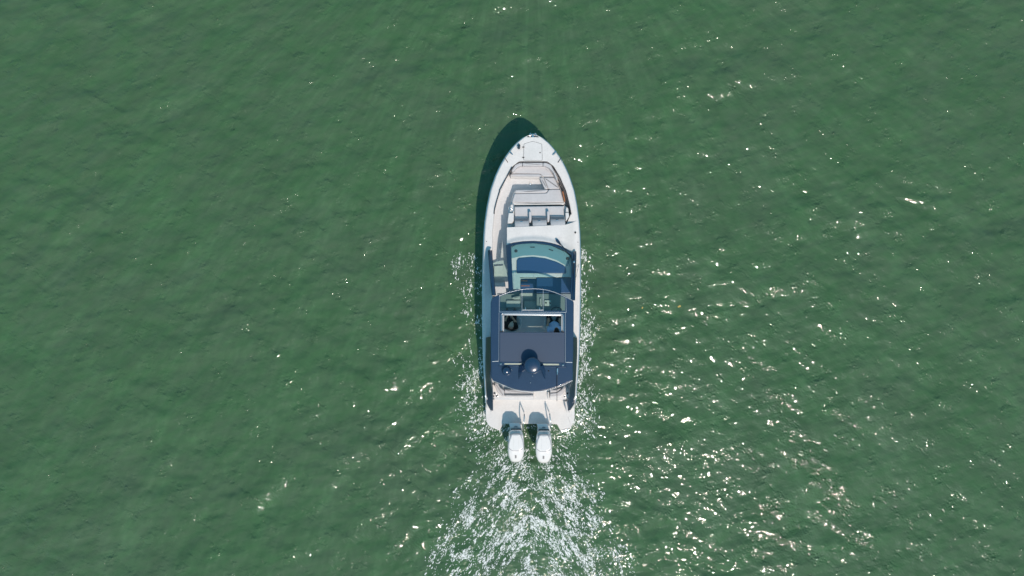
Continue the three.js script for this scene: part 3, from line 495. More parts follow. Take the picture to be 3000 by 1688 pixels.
// hardtop with its roof glass, the open sunroof and the sliding shade
const TOPY = 3.0;
{
  const ht = unit(boat, 'hardtop', 'glossy navy hardtop with roof glass and an open sunroof');
  const sideL = 528, sideR = 2000;
  const outline = [...flat(3, TOPY, [[600, 1140], [680, 1110], [850, 1046], [1060, 1003], [1270, 992], [1450, 1002], [1650, 1052], [1850, 1132], [1985, 1216]]), ...flat(4, TOPY, [[sideR, 340], [1998, 700]]), ...flat(5, TOPY, [[1990, 400], [1982, 800], [1974, 935], [1800, 1020], [1600, 1088], [1430, 1122], [1260, 1133], [1080, 1118], [900, 1075], [720, 1000], [556, 930], [535, 860], [528, 400]]), ...flat(4, TOPY, [[sideL, 700], [sideL, 340]]), ...flat(3, TOPY, [[556, 1165]])];
  const paneHole = flat(4, TOPY, [[684, 222], [860, 160], [1080, 112], [1270, 98], [1460, 110], [1660, 160], [1858, 246], [1862, 498], [684, 498]]);
  const openHole = fillet(flat(4, TOPY, [[712, 532], [1820, 532], [1820, 1190], [712, 1190]]), 0.06);
  const slot = flat(5, TOPY, [[760, 618], [1090, 620], [1080, 672], [760, 672]]), slot2 = flat(5, TOPY, [[1440, 626], [1760, 628], [1760, 684], [1450, 684]]);
  part(ht, 'roof_panel', slab(fillet(outline, 0.05, 3), TOPY - 0.075, TOPY, { bevel: 0.025, seg: 4, holes: [paneHole, openHole, slot, slot2], crease: 0.8 }), M.navy);
  part(ht, 'headliner', slab(offset(fillet(outline, 0.05, 3), -0.006), TOPY - 0.095, TOPY - 0.078, { holes: [paneHole, openHole, slot, slot2] }), M.gel);
  const pane = pts => slab(pts, TOPY - 0.022, TOPY - 0.021);
  const flatPane = pts => { const g = new THREE.ShapeGeometry(shapeOf(pts)); g.rotateX(-Math.PI / 2); g.translate(0, TOPY - 0.02, 0); return g; };
  const glass = [[[690, 226], [860, 166], [1076, 118], [1076, 492], [690, 492]], [[1088, 116], [1270, 104], [1452, 116], [1452, 466], [1088, 466]], [[1464, 118], [1660, 166], [1852, 250], [1856, 492], [1464, 492]]];
  for (const q of glass) part(ht, 'roof_pane', flatPane(flat(4, TOPY, q)), M.smoke);
  for (const q of [slot, slot2]) part(ht, 'aft_light', flatPane(q), M.clear);
  const y = TOPY + 0.006, line = (k, pts, r = 0.008, n = 30) => tube(pts.map(([u, v]) => plan(k, u, v, y)), r, n, 0.5);
  const trim = unit(ht, 'trim');
  part(trim, 'front_strip', line(4, [[678, 226], [860, 160], [1076, 112], [1270, 98], [1460, 110], [1660, 160], [1860, 246], [1972, 304]], 0.008, 60), M.alloy);
  for (const [a, b] of [[[682, 228], [680, 505]], [[1082, 116], [1082, 500]], [[1458, 116], [1458, 500]], [[1860, 250], [1864, 510]]]) part(trim, 'divider', line(4, [a, b], 0.007, 4), M.alloy);
  part(trim, 'cross_strip', line(4, [[676, 508], [1866, 514]], 0.010, 4), M.steel);
  part(trim, 'centre_bar', line(4, [[1084, 474], [1456, 474]], 0.012, 4), M.alloy);
  for (const u of [1143, 1396]) part(trim, 'latch', box(0.025, 0.02, 0.075, plan(4, u, 448, y), 0.006), M.steel);
  part(trim, 'side_strip', line(4, [[676, 520], [672, 1370]], 0.005, 6), M.alloy); part(trim, 'side_strip', line(4, [[1850, 520], [1850, 1400]], 0.006, 6), M.alloy);
  part(trim, 'stub_strip', line(5, [[556, 600], [670, 592]], 0.010, 4), M.alloy); part(trim, 'stub_strip', line(5, [[1856, 612], [1972, 618]], 0.010, 4), M.alloy);
  // sunroof frame and tracks
  const sr = unit(ht, 'sunroof_frame');
  const uPath = (d) => tube([...path3(4, [[714 + d, 850, y], [714 + d, 570 + d * 0.3, y], [730 + d, 544 + d * 0.3, y], [770 + d, 536 + d * 0.3, y], [1270, 540 + d * 0.3, y], [1770 - d, 545 + d * 0.3, y], [1805 - d, 553 + d * 0.3, y], [1820 - d, 580 + d * 0.3, y], [1822 - d, 850, y]])], 0.014, 120, 0.2);
  part(sr, 'outer_rail', uPath(0), M.steel);
  for (const u of [734, 752]) part(sr, 'track', line(4, [[u, 572], [u, 850]], 0.010, 4), u === 734 ? M.alloy : M.gel);
  for (const u of [1786, 1804]) part(sr, 'track', line(4, [[u, 572], [u, 850]], 0.010, 4), u === 1786 ? M.gel : M.alloy);
  part(sr, 'track_bed', slab(flat(4, TOPY, [[712, 532], [766, 532], [766, 870], [712, 870]]), TOPY - 0.06, TOPY - 0.02), M.grey); part(sr, 'track_bed', slab(flat(4, TOPY, [[1776, 532], [1820, 532], [1820, 870], [1776, 870]]), TOPY - 0.06, TOPY - 0.02), M.grey);
  part(sr, 'front_rail', slab(flat(4, TOPY, [[766, 533], [1776, 536], [1776, 578], [766, 568]]), TOPY - 0.06, TOPY - 0.015, { bevel: 0.012 }), M.alloy);
  for (const u of [705, 735, 1790, 1815]) part(sr, 'end_stop', box(0.035, 0.04, 0.06, plan(4, u, 852, TOPY), 0.008), M.black);
  const shade = unit(ht, 'sliding_shade', 'slate blue sliding sunroof shade drawn half open');
  const folds = slab(fillet(flat(4, 3.03, [[690, 872], [1838, 878], [1838, 1402], [690, 1388]]), 0.02), TOPY + 0.004, TOPY + 0.034, { bevel: 0.012, seg: 3 });
  part(shade, 'shade_panel', folds, M.shade);
  part(shade, 'lead_edge', slab(flat(4, 3.03, [[765, 905], [1240, 905], [1240, 935], [765, 935]]), TOPY + 0.0345, TOPY + 0.038, { bevel: 0.0015 }), M.shade); part(shade, 'lead_edge', slab(flat(4, 3.03, [[1300, 908], [1760, 912], [1760, 940], [1300, 936]]), TOPY + 0.0345, TOPY + 0.038, { bevel: 0.0015 }), M.shade);
  part(shade, 'hem', tube(path3(4, [[692, 872, 3.02], [1838, 878, 3.02]]), 0.014, 4), M.navy);
  // radar on its pedestal
  const radar = unit(boat, 'radar', 'round navy radar dome on a splayed pedestal');
  const rp = plan(5, 1265, 668, 3.4);
  part(radar, 'dome', lathe([[0, 0.16], [0.10, 0.157], [0.2, 0.14], [0.25, 0.11], [0.272, 0.06], [0.272, 0.02], [0.25, -0.03], [0.15, -0.05], [0, -0.05]], new THREE.Vector3(rp.x, 3.36, rp.z), 48), M.navy);
  part(radar, 'pedestal', lathe([[0.17, 0], [0.15, 0.06], [0.13, 0.31]], new THREE.Vector3(rp.x, TOPY, rp.z + 0.02), 24), M.navy);
  for (const s of [-1, 1]) {
    const a = s < 0 ? path3(5, [[1118, 690, 3.30], [1135, 745, 3.30], [1050, 650, 3.15], [1080, 780, 3.16], [1018, 760, 3.02], [1018, 915, 3.02]]) : path3(5, [[1408, 690, 3.30], [1392, 745, 3.30], [1470, 660, 3.15], [1440, 780, 3.16], [1500, 770, 3.02], [1497, 915, 3.02]]);
    const rows = [[a[0], a[1]], [a[2], a[3]], [a[4], a[5]]]; part(radar, 'strut', thick(rows, rows.map(r => r.map(p => p.clone().add(new THREE.Vector3(-s * 0.03, -0.05, 0)))), 0.6), M.navy);
  }
  const sat = plan(5, 808, 770, 3.15); part(boat, 'satellite_dome', lathe([[0, 0.2], [0.06, 0.195], [0.11, 0.165], [0.145, 0.11], [0.158, 0.04], [0.158, 0]], new THREE.Vector3(sat.x, TOPY - 0.005, sat.z), 36), M.navy, 'small navy dome on the port side of the hardtop');
  const ant = unit(boat, 'antenna', 'long dark whip antenna folded back over the stern');
  part(ant, 'ratchet_mount', box(0.05, 0.07, 0.16, plan(5, 1708, 760, 3.04), 0.012), M.steel); part(ant, 'ferrule', bar(plan(5, 1710, 790, 3.1), plan(5, 1704, 830, 3.1), 0.018), M.steel);
  part(ant, 'whip', bar(plan(5, 1704, 830, 3.1), plan(5, 1700, 1300, 3.0), 0.009), M.black);
  for (const [u, v] of [[708, 640], [1806, 664]]) { const w = unit(ht, 'shade_winch'); part(w, 'winch_body', box(0.065, 0.05, 0.06, plan(5, u, v, 3.02), 0.012), M.steel); part(w, 'winch_drum', lathe([[0, 0.03], [0.015, 0.028], [0.018, 0]], plan(5, u, v, 3.02).setY(3.04), 12), M.rubber); }
  for (const [u, v, m] of [[895, 740, 'steel'], [1232, 972, 'steel'], [1553, 766, 'rubber'], [1268, 850, 'steel']]) part(boat, 'deck_light', lathe([[0, 0.035], [0.014, 0.03], [0.02, 0.012], [0.024, 0]], plan(5, u, v, 3.0).setY(TOPY), 16), M[m]);
  part(trim, 'aft_strip', line(5, [[558, 934], [720, 1003], [900, 1078], [1080, 1121], [1260, 1136], [1430, 1125], [1600, 1091], [1800, 1022], [1974, 938]].map(([u, v]) => [u, v]), 0.009, 60), M.alloy);
  part(trim, 'slot_coaming', line(5, [[672, 660], [690, 690], [900, 690], [1060, 668]], 0.010, 30), M.navy); part(trim, 'slot_coaming', line(5, [[1470, 690], [1840, 702], [1858, 680], [1858, 620]], 0.012, 30), M.navy);
}

// side wings: dark panels that carry the hardtop down to the aft quarters
for (const s of [-1, 1]) {
  const wing = unit(boat, 'hardtop_support', s < 0 ? 'dark glass wing on the port quarter' : 'dark glass wing on the starboard quarter');
  const P0 = s < 0 ? [[4, 528, 945, 440, 965], [4, 526, 1180, 438, 1190], [5, 524, 420, 432, 500], [5, 522, 760, 432, 760], [5, 530, 930, 440, 950], [5, 552, 1060, 444, 1090], [5, 556, 1200, 452, 1210], [5, 556, 1330, 458, 1340], [6, 557, 440, 520, 430]]
    : [[4, 1996, 950, 2062, 975], [4, 1998, 1180, 2062, 1190], [5, 1990, 420, 2060, 500], [5, 1984, 760, 2046, 760], [5, 1974, 930, 2036, 950], [5, 1928, 1060, 2030, 1090], [5, 1926, 1200, 2024, 1210], [5, 1916, 1330, 2016, 1340], [6, 1906, 440, 1945, 425]];
  const hi = [2.93, 2.93, 2.93, 2.9, 2.72, 2.1, 1.62, 1.25, 0.85], rows = P0.map(([k, u, v, u2, v2], i) => { const a = plan(k, u, v, hi[i]), b = plan(k, u2, v2, i < 8 ? 1.36 - i * 0.02 : 0.75); return [0, 0.5, 1].map(t => { const p = a.clone().lerp(b, t); p.x += s * 0.03 * Math.sin(Math.PI * t); return p; }); });
  part(wing, 'pane', thick(rows, rows.map(r => r.map(p => p.clone().add(new THREE.Vector3(-s * 0.03, -0.01, 0)))), 0.8), M.wing);
  part(wing, 'edge_trim', tube(rows.slice(3).map(r => r[0]), 0.014, 40), M.navy);
}

// aft cockpit and swim platform
{
  const aft = unit(boat, 'aft_lounge', 'white curved lounge across the stern');
  part(aft, 'lounge_base', slab(fillet(flat(5, 1.1, [[560, 990], [700, 1120], [1288, 1150], [1288, 1262], [560, 1240]]), 0.05), 0.62, 1.12, { bevel: 0.02 }), M.gel);
  part(aft, 'lounge_base', slab(fillet(flat(5, 1.1, [[1572, 1150], [1780, 1120], [1925, 985], [1925, 1250], [1572, 1270]]), 0.05), 0.62, 1.12, { bevel: 0.02 }), M.gel);
  part(aft, 'backrest_roll', cushion(flat(5, 1.24, [[776, 1182], [1286, 1184], [1286, 1224], [776, 1224]]), 1.1, 1.25, 0.05, 0.02), M.vinyl);
  part(aft, 'seat_back', cushion(flat(5, 1.18, [[776, 1098], [1286, 1108], [1286, 1178], [776, 1176]]), 1.0, 1.17, 0.03, 0.02), M.vinyl);
  part(aft, 'corner_back', cushion(flat(5, 1.24, [[600, 975], [655, 985], [690, 1060], [768, 1110], [768, 1224], [720, 1215], [640, 1140], [602, 1040]]), 1.05, 1.24, 0.04, 0.04), M.vinyl);
  part(aft, 'corner_back', cushion(flat(5, 1.24, [[1576, 1160], [1700, 1150], [1790, 1090], [1850, 1010], [1896, 1000], [1880, 1080], [1800, 1190], [1740, 1222], [1576, 1224]]), 1.05, 1.24, 0.04, 0.04), M.vinyl);
  part(aft, 'seat_back', cushion(flat(5, 1.18, [[1578, 1098], [1690, 1098], [1760, 1070], [1770, 1085], [1700, 1146], [1578, 1156]]), 1.0, 1.2, 0.03, 0.02), M.vinyl);
  for (const [u, v, r] of [[595, 1160, 0.045], [635, 1205, 0.045], [582, 1212, 0.03], [1886, 1166, 0.045], [1845, 1213, 0.045]]) { const h = unit(aft, 'cup_holder'); const p = plan(5, u, v, 1.14).setY(1.121); part(h, 'rim', lathe([[r * 0.72, -0.002], [r * 0.8, 0.012], [r, 0.008], [r * 1.05, 0]], p, 24), M.steel); part(h, 'cup', lathe([[0, 0.002], [r * 0.72, 0.003]], p, 20), M.black); }
  for (const s of [-1, 1]) part(aft, 'side_upholstery', slab(flat(5, 1.4, s < 0 ? [[478, 800], [520, 880], [556, 960], [554, 1200], [530, 1160], [505, 1000]] : [[1990, 900], [1928, 960], [1926, 1180], [1960, 1100], [1996, 960]]), 1.36, 1.4), M.quilt);
  const pf = unit(boat, 'swim_platform');
  const edgeP = fillet(flat(6, 0.56, [[440, 60], [436, 400], [442, 610], [490, 715], [692, 797], [744, 676], [1698, 682], [1772, 820], [1945, 752], [2012, 620], [2016, 380], [2020, 60]]), [0.02, 0.3, 0.4, 0.3, 0.03, 0.03, 0.03, 0.03, 0.2, 0.4, 0.3, 0.02], 6);
  part(pf, 'platform_deck', slab(edgeP, 0.40, 0.56, { bevel: 0.025, seg: 3 }), M.nonskid);
  part(pf, 'transom_step', slab(fillet(flat(5, 0.62, [[560, 1150], [1925, 1150], [1925, 1278], [560, 1272]]), 0.02), 0.56, 0.62, { bevel: 0.01 }), M.gel);
  part(pf, 'passage_sole', slab(flat(5, 1.0, [[1290, 1112], [1568, 1112], [1568, 1272], [1290, 1272]]), 0.6, 0.998, { bevel: 0.01 }), M.nonskid);
  part(pf, 'gate_panel', slab(fillet(flat(5, 1.0, [[1532, 1130], [1558, 1128], [1562, 1262], [1545, 1268], [1530, 1200]]), 0.02), 0.62, 1.1, { bevel: 0.01 }), M.gel);
  part(pf, 'shower_locker', slab(fillet(flat(6, 0.9, [[1838, 282], [1900, 262], [1895, 350], [1880, 480]]), 0.02), 0.56, 0.95, { bevel: 0.01 }), M.gel);
  for (const [a, b] of [[[1776, 806], [1902, 762]], [[1790, 822], [1932, 770]]]) part(pf, 'ladder_rail', bar(plan(6, ...a, 0.575), plan(6, ...b, 0.575), 0.012), M.steel);
  part(pf, 'hatch_seam', bar(plan(6, 1896, 546, 0.561), plan(6, 1944, 690, 0.561), 0.004, 6), M.grey);
  for (const [u, v] of [[535, 452], [1918, 466]]) part(pf, 'pad_eye', lathe([[0, 0.03], [0.016, 0.025], [0.02, 0]], plan(6, u, v, 0.58).setY(0.56), 12), M.steel);
  for (const pts of [[[1122, 505, 1.15], [1122, 560, 1.2], [1112, 680, 1.18], [1106, 760, 1.0], [1108, 800, 0.6]], [[1574, 495, 1.15], [1578, 560, 1.2], [1592, 660, 1.18], [1598, 760, 1.0], [1600, 805, 0.6]]]) {
    const rail = unit(pf, 'engine_rail'); part(rail, 'rail_tube', tube(path3(6, pts), 0.02, 40), M.steel); const f = plan(6, pts[0][0], pts[0][1] + 15, 1.15); part(rail, 'rail_post', bar(new THREE.Vector3(f.x, 0.555, f.z), new THREE.Vector3(f.x, 1.16, f.z), 0.018), M.steel);
  }
}

// outboards
const font = await new FontLoader().loadAsync('fonts/droid/droid_sans_bold.typeface.json');
function outboard(dx, dy, label) {
  const m = unit(boat, 'outboard_motor', label), q = (u, v, h) => plan(6, u + dx, v + dy, h);
  const ring = [[880, 800], [978, 792], [1068, 800], [1096, 850], [1110, 950], [1116, 1060], [1114, 1180], [1092, 1270], [1050, 1330], [978, 1346], [898, 1330], [862, 1270], [840, 1180], [836, 1060], [842, 950], [856, 850]];
  const smoothRing = (f0, hfun, inset) => { const f = f0 * 1.05, c = new THREE.CatmullRomCurve3(ring.map(([u, v]) => new THREE.Vector3(976 + (u - 976) * f, 0, 1070 + (v - 1070) * (f + (1 - f) * inset))), true).getPoints(56).slice(0, 56); return c.map(p => q(p.x, p.z, hfun(p.z))); };
  const roof = v => 1.60 - 0.16 * smooth(1150, 1350, v) - 0.16 * smooth(900, 790, v);
  const cowlRows = [smoothRing(0.80, () => 0.72, 0), smoothRing(0.93, () => 0.86, 0), smoothRing(1, () => 1.02, 0), smoothRing(1, v => roof(v) - 0.28, 0), smoothRing(0.985, v => roof(v) - 0.14, 0), smoothRing(0.94, v => roof(v) - 0.045, 0.2), smoothRing(0.86, v => roof(v) - 0.01, 0.3), smoothRing(0.5, v => roof(v), 0), smoothRing(0.02, () => 1.6, 0)];
  const cowling = part(m, 'cowling', ruled(cowlRows.map(r => [...r, r[0]]), 1.0), M.cowl);
  const panel = fillet([[905, 862], [1048, 862], [1090, 960], [1106, 1060], [1106, 1098], [1044, 1150], [910, 1150], [846, 1096], [848, 1040], [866, 960]].map(([u, v]) => { const p = q(u, v, 1.62); return [p.x, p.z]; }), 0.05, 4);
  part(cowling, 'top_panel', slab(panel, 1.555, 1.635, { bevel: 0.03, seg: 4, crease: 1.0 }), M.cowl);
  part(cowling, 'panel_seam', slab(offset(panel, 0.020), 1.53, 1.610, { bevel: 0.004 }), M.grey);
  part(cowling, 'top_rib', slab(fillet([[932, 880], [1022, 880], [1022, 1140], [932, 1140]].map(([u, v]) => { const p = q(u, v, 1.63); return [p.x, p.z]; }), 0.03), 1.63, 1.643, { bevel: 0.006 }), M.cowl);
  for (const u of [884, 1058]) part(cowling, 'air_slot', bar(q(u, 1195, roof(1195) - 0.035), q(u + 3, 1290, roof(1290) - 0.045), 0.012, 6), M.grey);
  part(cowling, 'front_badge', box(0.07, 0.01, 0.014, q(976, 808, 1.49), 0.003), M.grey);
  const tg = new TextGeometry('600', { font, size: 0.062, depth: 0.004, curveSegments: 4 }); tg.center(); tg.rotateX(-Math.PI / 2); tg.rotateY(-Math.PI / 2); const tp = q(972, 1262, 1.55); tg.rotateX(0.5); tg.translate(tp.x, roof(1262) + 0.016, tp.z); part(cowling, 'lettering', tg, M.print);
  part(cowling, 'lettering', merge([box(0.03, 0.004, 0.008, q(948, 1308, 1.49).setY(roof(1308) - 0.004), 0.001), box(0.06, 0.004, 0.008, q(984, 1308, 1.49).setY(roof(1308) - 0.004), 0.001)]), M.print);
  const br = unit(m, 'mount_bracket');
  part(br, 'bracket_body', slab([[868, 690], [1084, 690], [1090, 830], [862, 830]].map(([u, v]) => { const p = q(u, v, 0.9); return [p.x, p.z]; }), 0.35, 0.92, { bevel: 0.03, seg: 3 }), M.cowl);
  part(br, 'bracket_cap', slab(fillet([[850, 660], [1030, 660], [1060, 715], [1060, 735], [1010, 735], [990, 712], [955, 712], [938, 735], [872, 735]].map(([u, v]) => { const p = q(u, v, 0.95); return [p.x, p.z]; }), 0.02), 0.92, 0.98, { bevel: 0.012 }), M.cowl);
  part(br, 'swivel', slab(fillet([[928, 690], [1022, 690], [1010, 742], [942, 742]].map(([u, v]) => { const p = q(u, v, 0.97); return [p.x, p.z]; }), 0.01), 0.9, 0.95, { bevel: 0.008 }), M.grey);
  part(br, 'tilt_gap', slab([[884, 762], [1068, 762], [1068, 790], [884, 790]].map(([u, v]) => { const p = q(u, v, 0.95); return [p.x, p.z]; }), 0.92, 0.945, { bevel: 0.004 }), M.rubber);
  const leg = q(980, 1000, 0.5); part(m, 'drive_leg', slab(fillet([[leg.x - 0.09, leg.z - 0.35], [leg.x + 0.09, leg.z - 0.35], [leg.x + 0.05, leg.z + 0.28], [leg.x - 0.05, leg.z + 0.28]], 0.05), -0.6, 0.8, { bevel: 0.03 }), M.cowl);
}
outboard(0, 0, 'white outboard motor nearer the port side'); outboard(492, 14, 'white outboard motor nearer the starboard side');

// ---------------------------------------------------------------- helm seats and the two people under the open sunroof
const SEAT = 1.56;
function helmSeat(x, z, label, openSide) {
  const s = unit(boat, 'helm_seat', label);
  const o = pts => pts.map(([a, b]) => [x + a, z + b]);
  part(s, 'seat_cushion', cushion(o([[-0.27, -0.34], [0.27, -0.34], [0.28, 0.14], [-0.28, 0.14]]), SEAT - 0.12, SEAT, 0.045, 0.1), M.vinyl);
  const arc = (r, y0, y1, w) => { const a = [], b = []; for (let i = 0; i <= 14; i++) { const t = Math.PI * i / 14; a.push([x - Math.cos(t) * r, z - 0.05 + Math.sin(t) * r * 0.95]); b.push([x - Math.cos(t) * (r - w), z - 0.05 + Math.sin(t) * (r - w) * 0.95]); } return slab([...a, ...b.reverse()], y0, y1, { bevel: 0.03, seg: 3, crease: 1 }); };
  part(s, 'backrest', arc(0.30, SEAT - 0.04, SEAT + 0.50, 0.09), M.vinyl);
  part(s, 'shell', arc(0.335, SEAT - 0.16, SEAT + 0.34, 0.03), M.gel);
  for (const d of [-1, 1]) part(s, 'armrest', cushion(o([[d * 0.25, -0.30], [d * 0.33, -0.30], [d * 0.33, 0.06], [d * 0.25, 0.06]]), SEAT + 0.10, SEAT + 0.19, 0.03, 0.04), M.vinyl);
  part(s, 'pedestal', lathe([[0.2, 0], [0.19, 0.03], [0.07, 0.08], [0.065, 0.44]], new THREE.Vector3(x, 0.985, z - 0.06), 20), M.steel);
}
function skinOf(caps, cell, k = 0.03) {                        // one smooth surface over a set of tapered bones [a, b, ra, rb]
  const lo = new THREE.Vector3(1e9, 1e9, 1e9), hi = new THREE.Vector3(-1e9, -1e9, -1e9);
  for (const [a, b, ra, rb] of caps) for (const [p, r] of [[a, ra], [b, rb]]) { lo.min(new THREE.Vector3(p.x - r, p.y - r, p.z - r)); hi.max(new THREE.Vector3(p.x + r, p.y + r, p.z + r)); }
  const c = lo.clone().add(hi).multiplyScalar(0.5), half = Math.max(hi.x - lo.x, hi.y - lo.y, hi.z - lo.z) / 2 + 4 * cell, n = Math.ceil(2 * half / cell);
  const mc = new MarchingCubes(n, new THREE.MeshStandardMaterial(), false, false, 60000), f = mc.field, hs = n / 2;
  f.fill(-1);
  const B = caps.map(([a, b, ra, rb]) => ({ ax: a.x - c.x, ay: a.y - c.y, az: a.z - c.z, dx: b.x - a.x, dy: b.y - a.y, dz: b.z - a.z, l: Math.max(1e-9, a.distanceToSquared(b)), ra, rb }));
  for (let z = 0; z < n; z++) for (let y = 0; y < n; y++) for (let x = 0; x < n; x++) {
    const X = (x - hs) / hs * half, Y = (y - hs) / hs * half, Z = (z - hs) / hs * half; let d = 9;
    for (const q of B) {
      const px = X - q.ax, py = Y - q.ay, pz = Z - q.az, t = Math.min(1, Math.max(0, (px * q.dx + py * q.dy + pz * q.dz) / q.l));
      const e = Math.hypot(px - t * q.dx, py - t * q.dy, pz - t * q.dz) - (q.ra + (q.rb - q.ra) * t);
      if (e > d + k) continue; const h = Math.max(0, k - Math.abs(d - e)) / k; d = Math.min(d, e) - h * h * k * 0.25;
    }
    f[n * n * z + n * y + x] = -d;
  }
  mc.isolation = 0; mc.update();
  const g = new THREE.BufferGeometry(), p = mc.positionArray.slice(0, mc.count * 3); for (let i = 0; i < p.length; i += 3) { p[i] = p[i] * half + c.x; p[i + 1] = p[i + 1] * half + c.y; p[i + 2] = p[i + 2] * half + c.z; }
  g.setAttribute('position', new THREE.BufferAttribute(p, 3)); const w = mergeVertices(g, 1e-5); w.computeVertexNormals(); return w;
}
const V = (x, y, z) => new THREE.Vector3(x, y, z);
function hand(wrist, dir, up, side) {                          // palm, four fingers and a thumb, lightly curled
  const f = dir.clone().normalize(), r = new THREE.Vector3().crossVectors(f, up).normalize(), n = new THREE.Vector3().crossVectors(r, f).normalize(), at = (a, b, c) => wrist.clone().addScaledVector(f, a).addScaledVector(r, b).addScaledVector(n, c), caps = [];
  for (const b of [-0.026, -0.009, 0.009, 0.026]) caps.push([at(0, b * 0.6, 0), at(0.085, b, 0), 0.017, 0.0135]);
  [[-0.028, 0.062], [-0.0095, 0.074], [0.0095, 0.078], [0.028, 0.066]].forEach(([b, L], i) => { const q = side > 0 ? b : -b; const a0 = at(0.085, q, 0), a1 = at(0.085 + L * 0.5, q * 1.08, -0.004), a2 = at(0.085 + L * 0.82, q * 1.1, -0.02), a3 = at(0.085 + L, q * 1.1, -0.038); caps.push([a0, a1, 0.0098, 0.0092], [a1, a2, 0.0092, 0.0085], [a2, a3, 0.0085, 0.0075]); });
  const t = side > 0 ? 1 : -1; caps.push([at(0.02, t * 0.022, -0.004), at(0.055, t * 0.05, -0.012), 0.014, 0.0115], [at(0.055, t * 0.05, -0.012), at(0.088, t * 0.062, -0.024), 0.0108, 0.009]);
  return skinOf(caps, 0.004, 0.006);
}
function head(c, turn, tilt) {                                 // skull, jaw, nose, brow, lips and ears
  const q = new THREE.Quaternion().setFromEuler(new THREE.Euler(tilt, turn, 0, 'YXZ')), at = (x, y, z) => V(x, y, z).applyQuaternion(q).add(c);
  return skinOf([[at(0, 0.035, 0.02), at(0, 0.04, -0.02), 0.083, 0.078], [at(0, -0.02, -0.03), at(0, -0.075, -0.06), 0.062, 0.036], [at(-0.03, -0.06, -0.04), at(0.03, -0.06, -0.04), 0.04, 0.04], [at(0, 0.008, -0.092), at(0, -0.024, -0.112), 0.010, 0.014], [at(-0.035, 0.02, -0.083), at(0.035, 0.02, -0.083), 0.016, 0.016], [at(-0.02, -0.052, -0.09), at(0.02, -0.052, -0.09), 0.01, 0.01], [at(-0.08, 0.012, 0.008), at(-0.086, -0.022, 0.004), 0.014, 0.010], [at(0.08, 0.012, 0.008), at(0.086, -0.022, 0.004), 0.014, 0.010]], 0.005, 0.022);
}
function headPiece(c, turn, tilt, list, k = 0.02) { const q = new THREE.Quaternion().setFromEuler(new THREE.Euler(tilt, turn, 0, 'YXZ')), at = (x, y, z) => V(x, y, z).applyQuaternion(q).add(c); return skinOf(list.map(([a, b, ra, rb]) => [at(...a), at(...b), ra, rb]), 0.006, k); }
const cloth = (r, g, b) => P({ color: rgb(r, g, b), roughness: 0.85, sheen: 0.3, bumpMap: grain(0.3, (u, v) => { const n = 128 + 90 * soft(u, v, 5) + 50 * soft(u + 9, v, 13); return [n, n, n]; }, 128, false), bumpScale: 0.006 });
const skinMat = P({ color: rgb(0.56, 0.33, 0.23), roughness: 0.55, sheen: 0.1 });
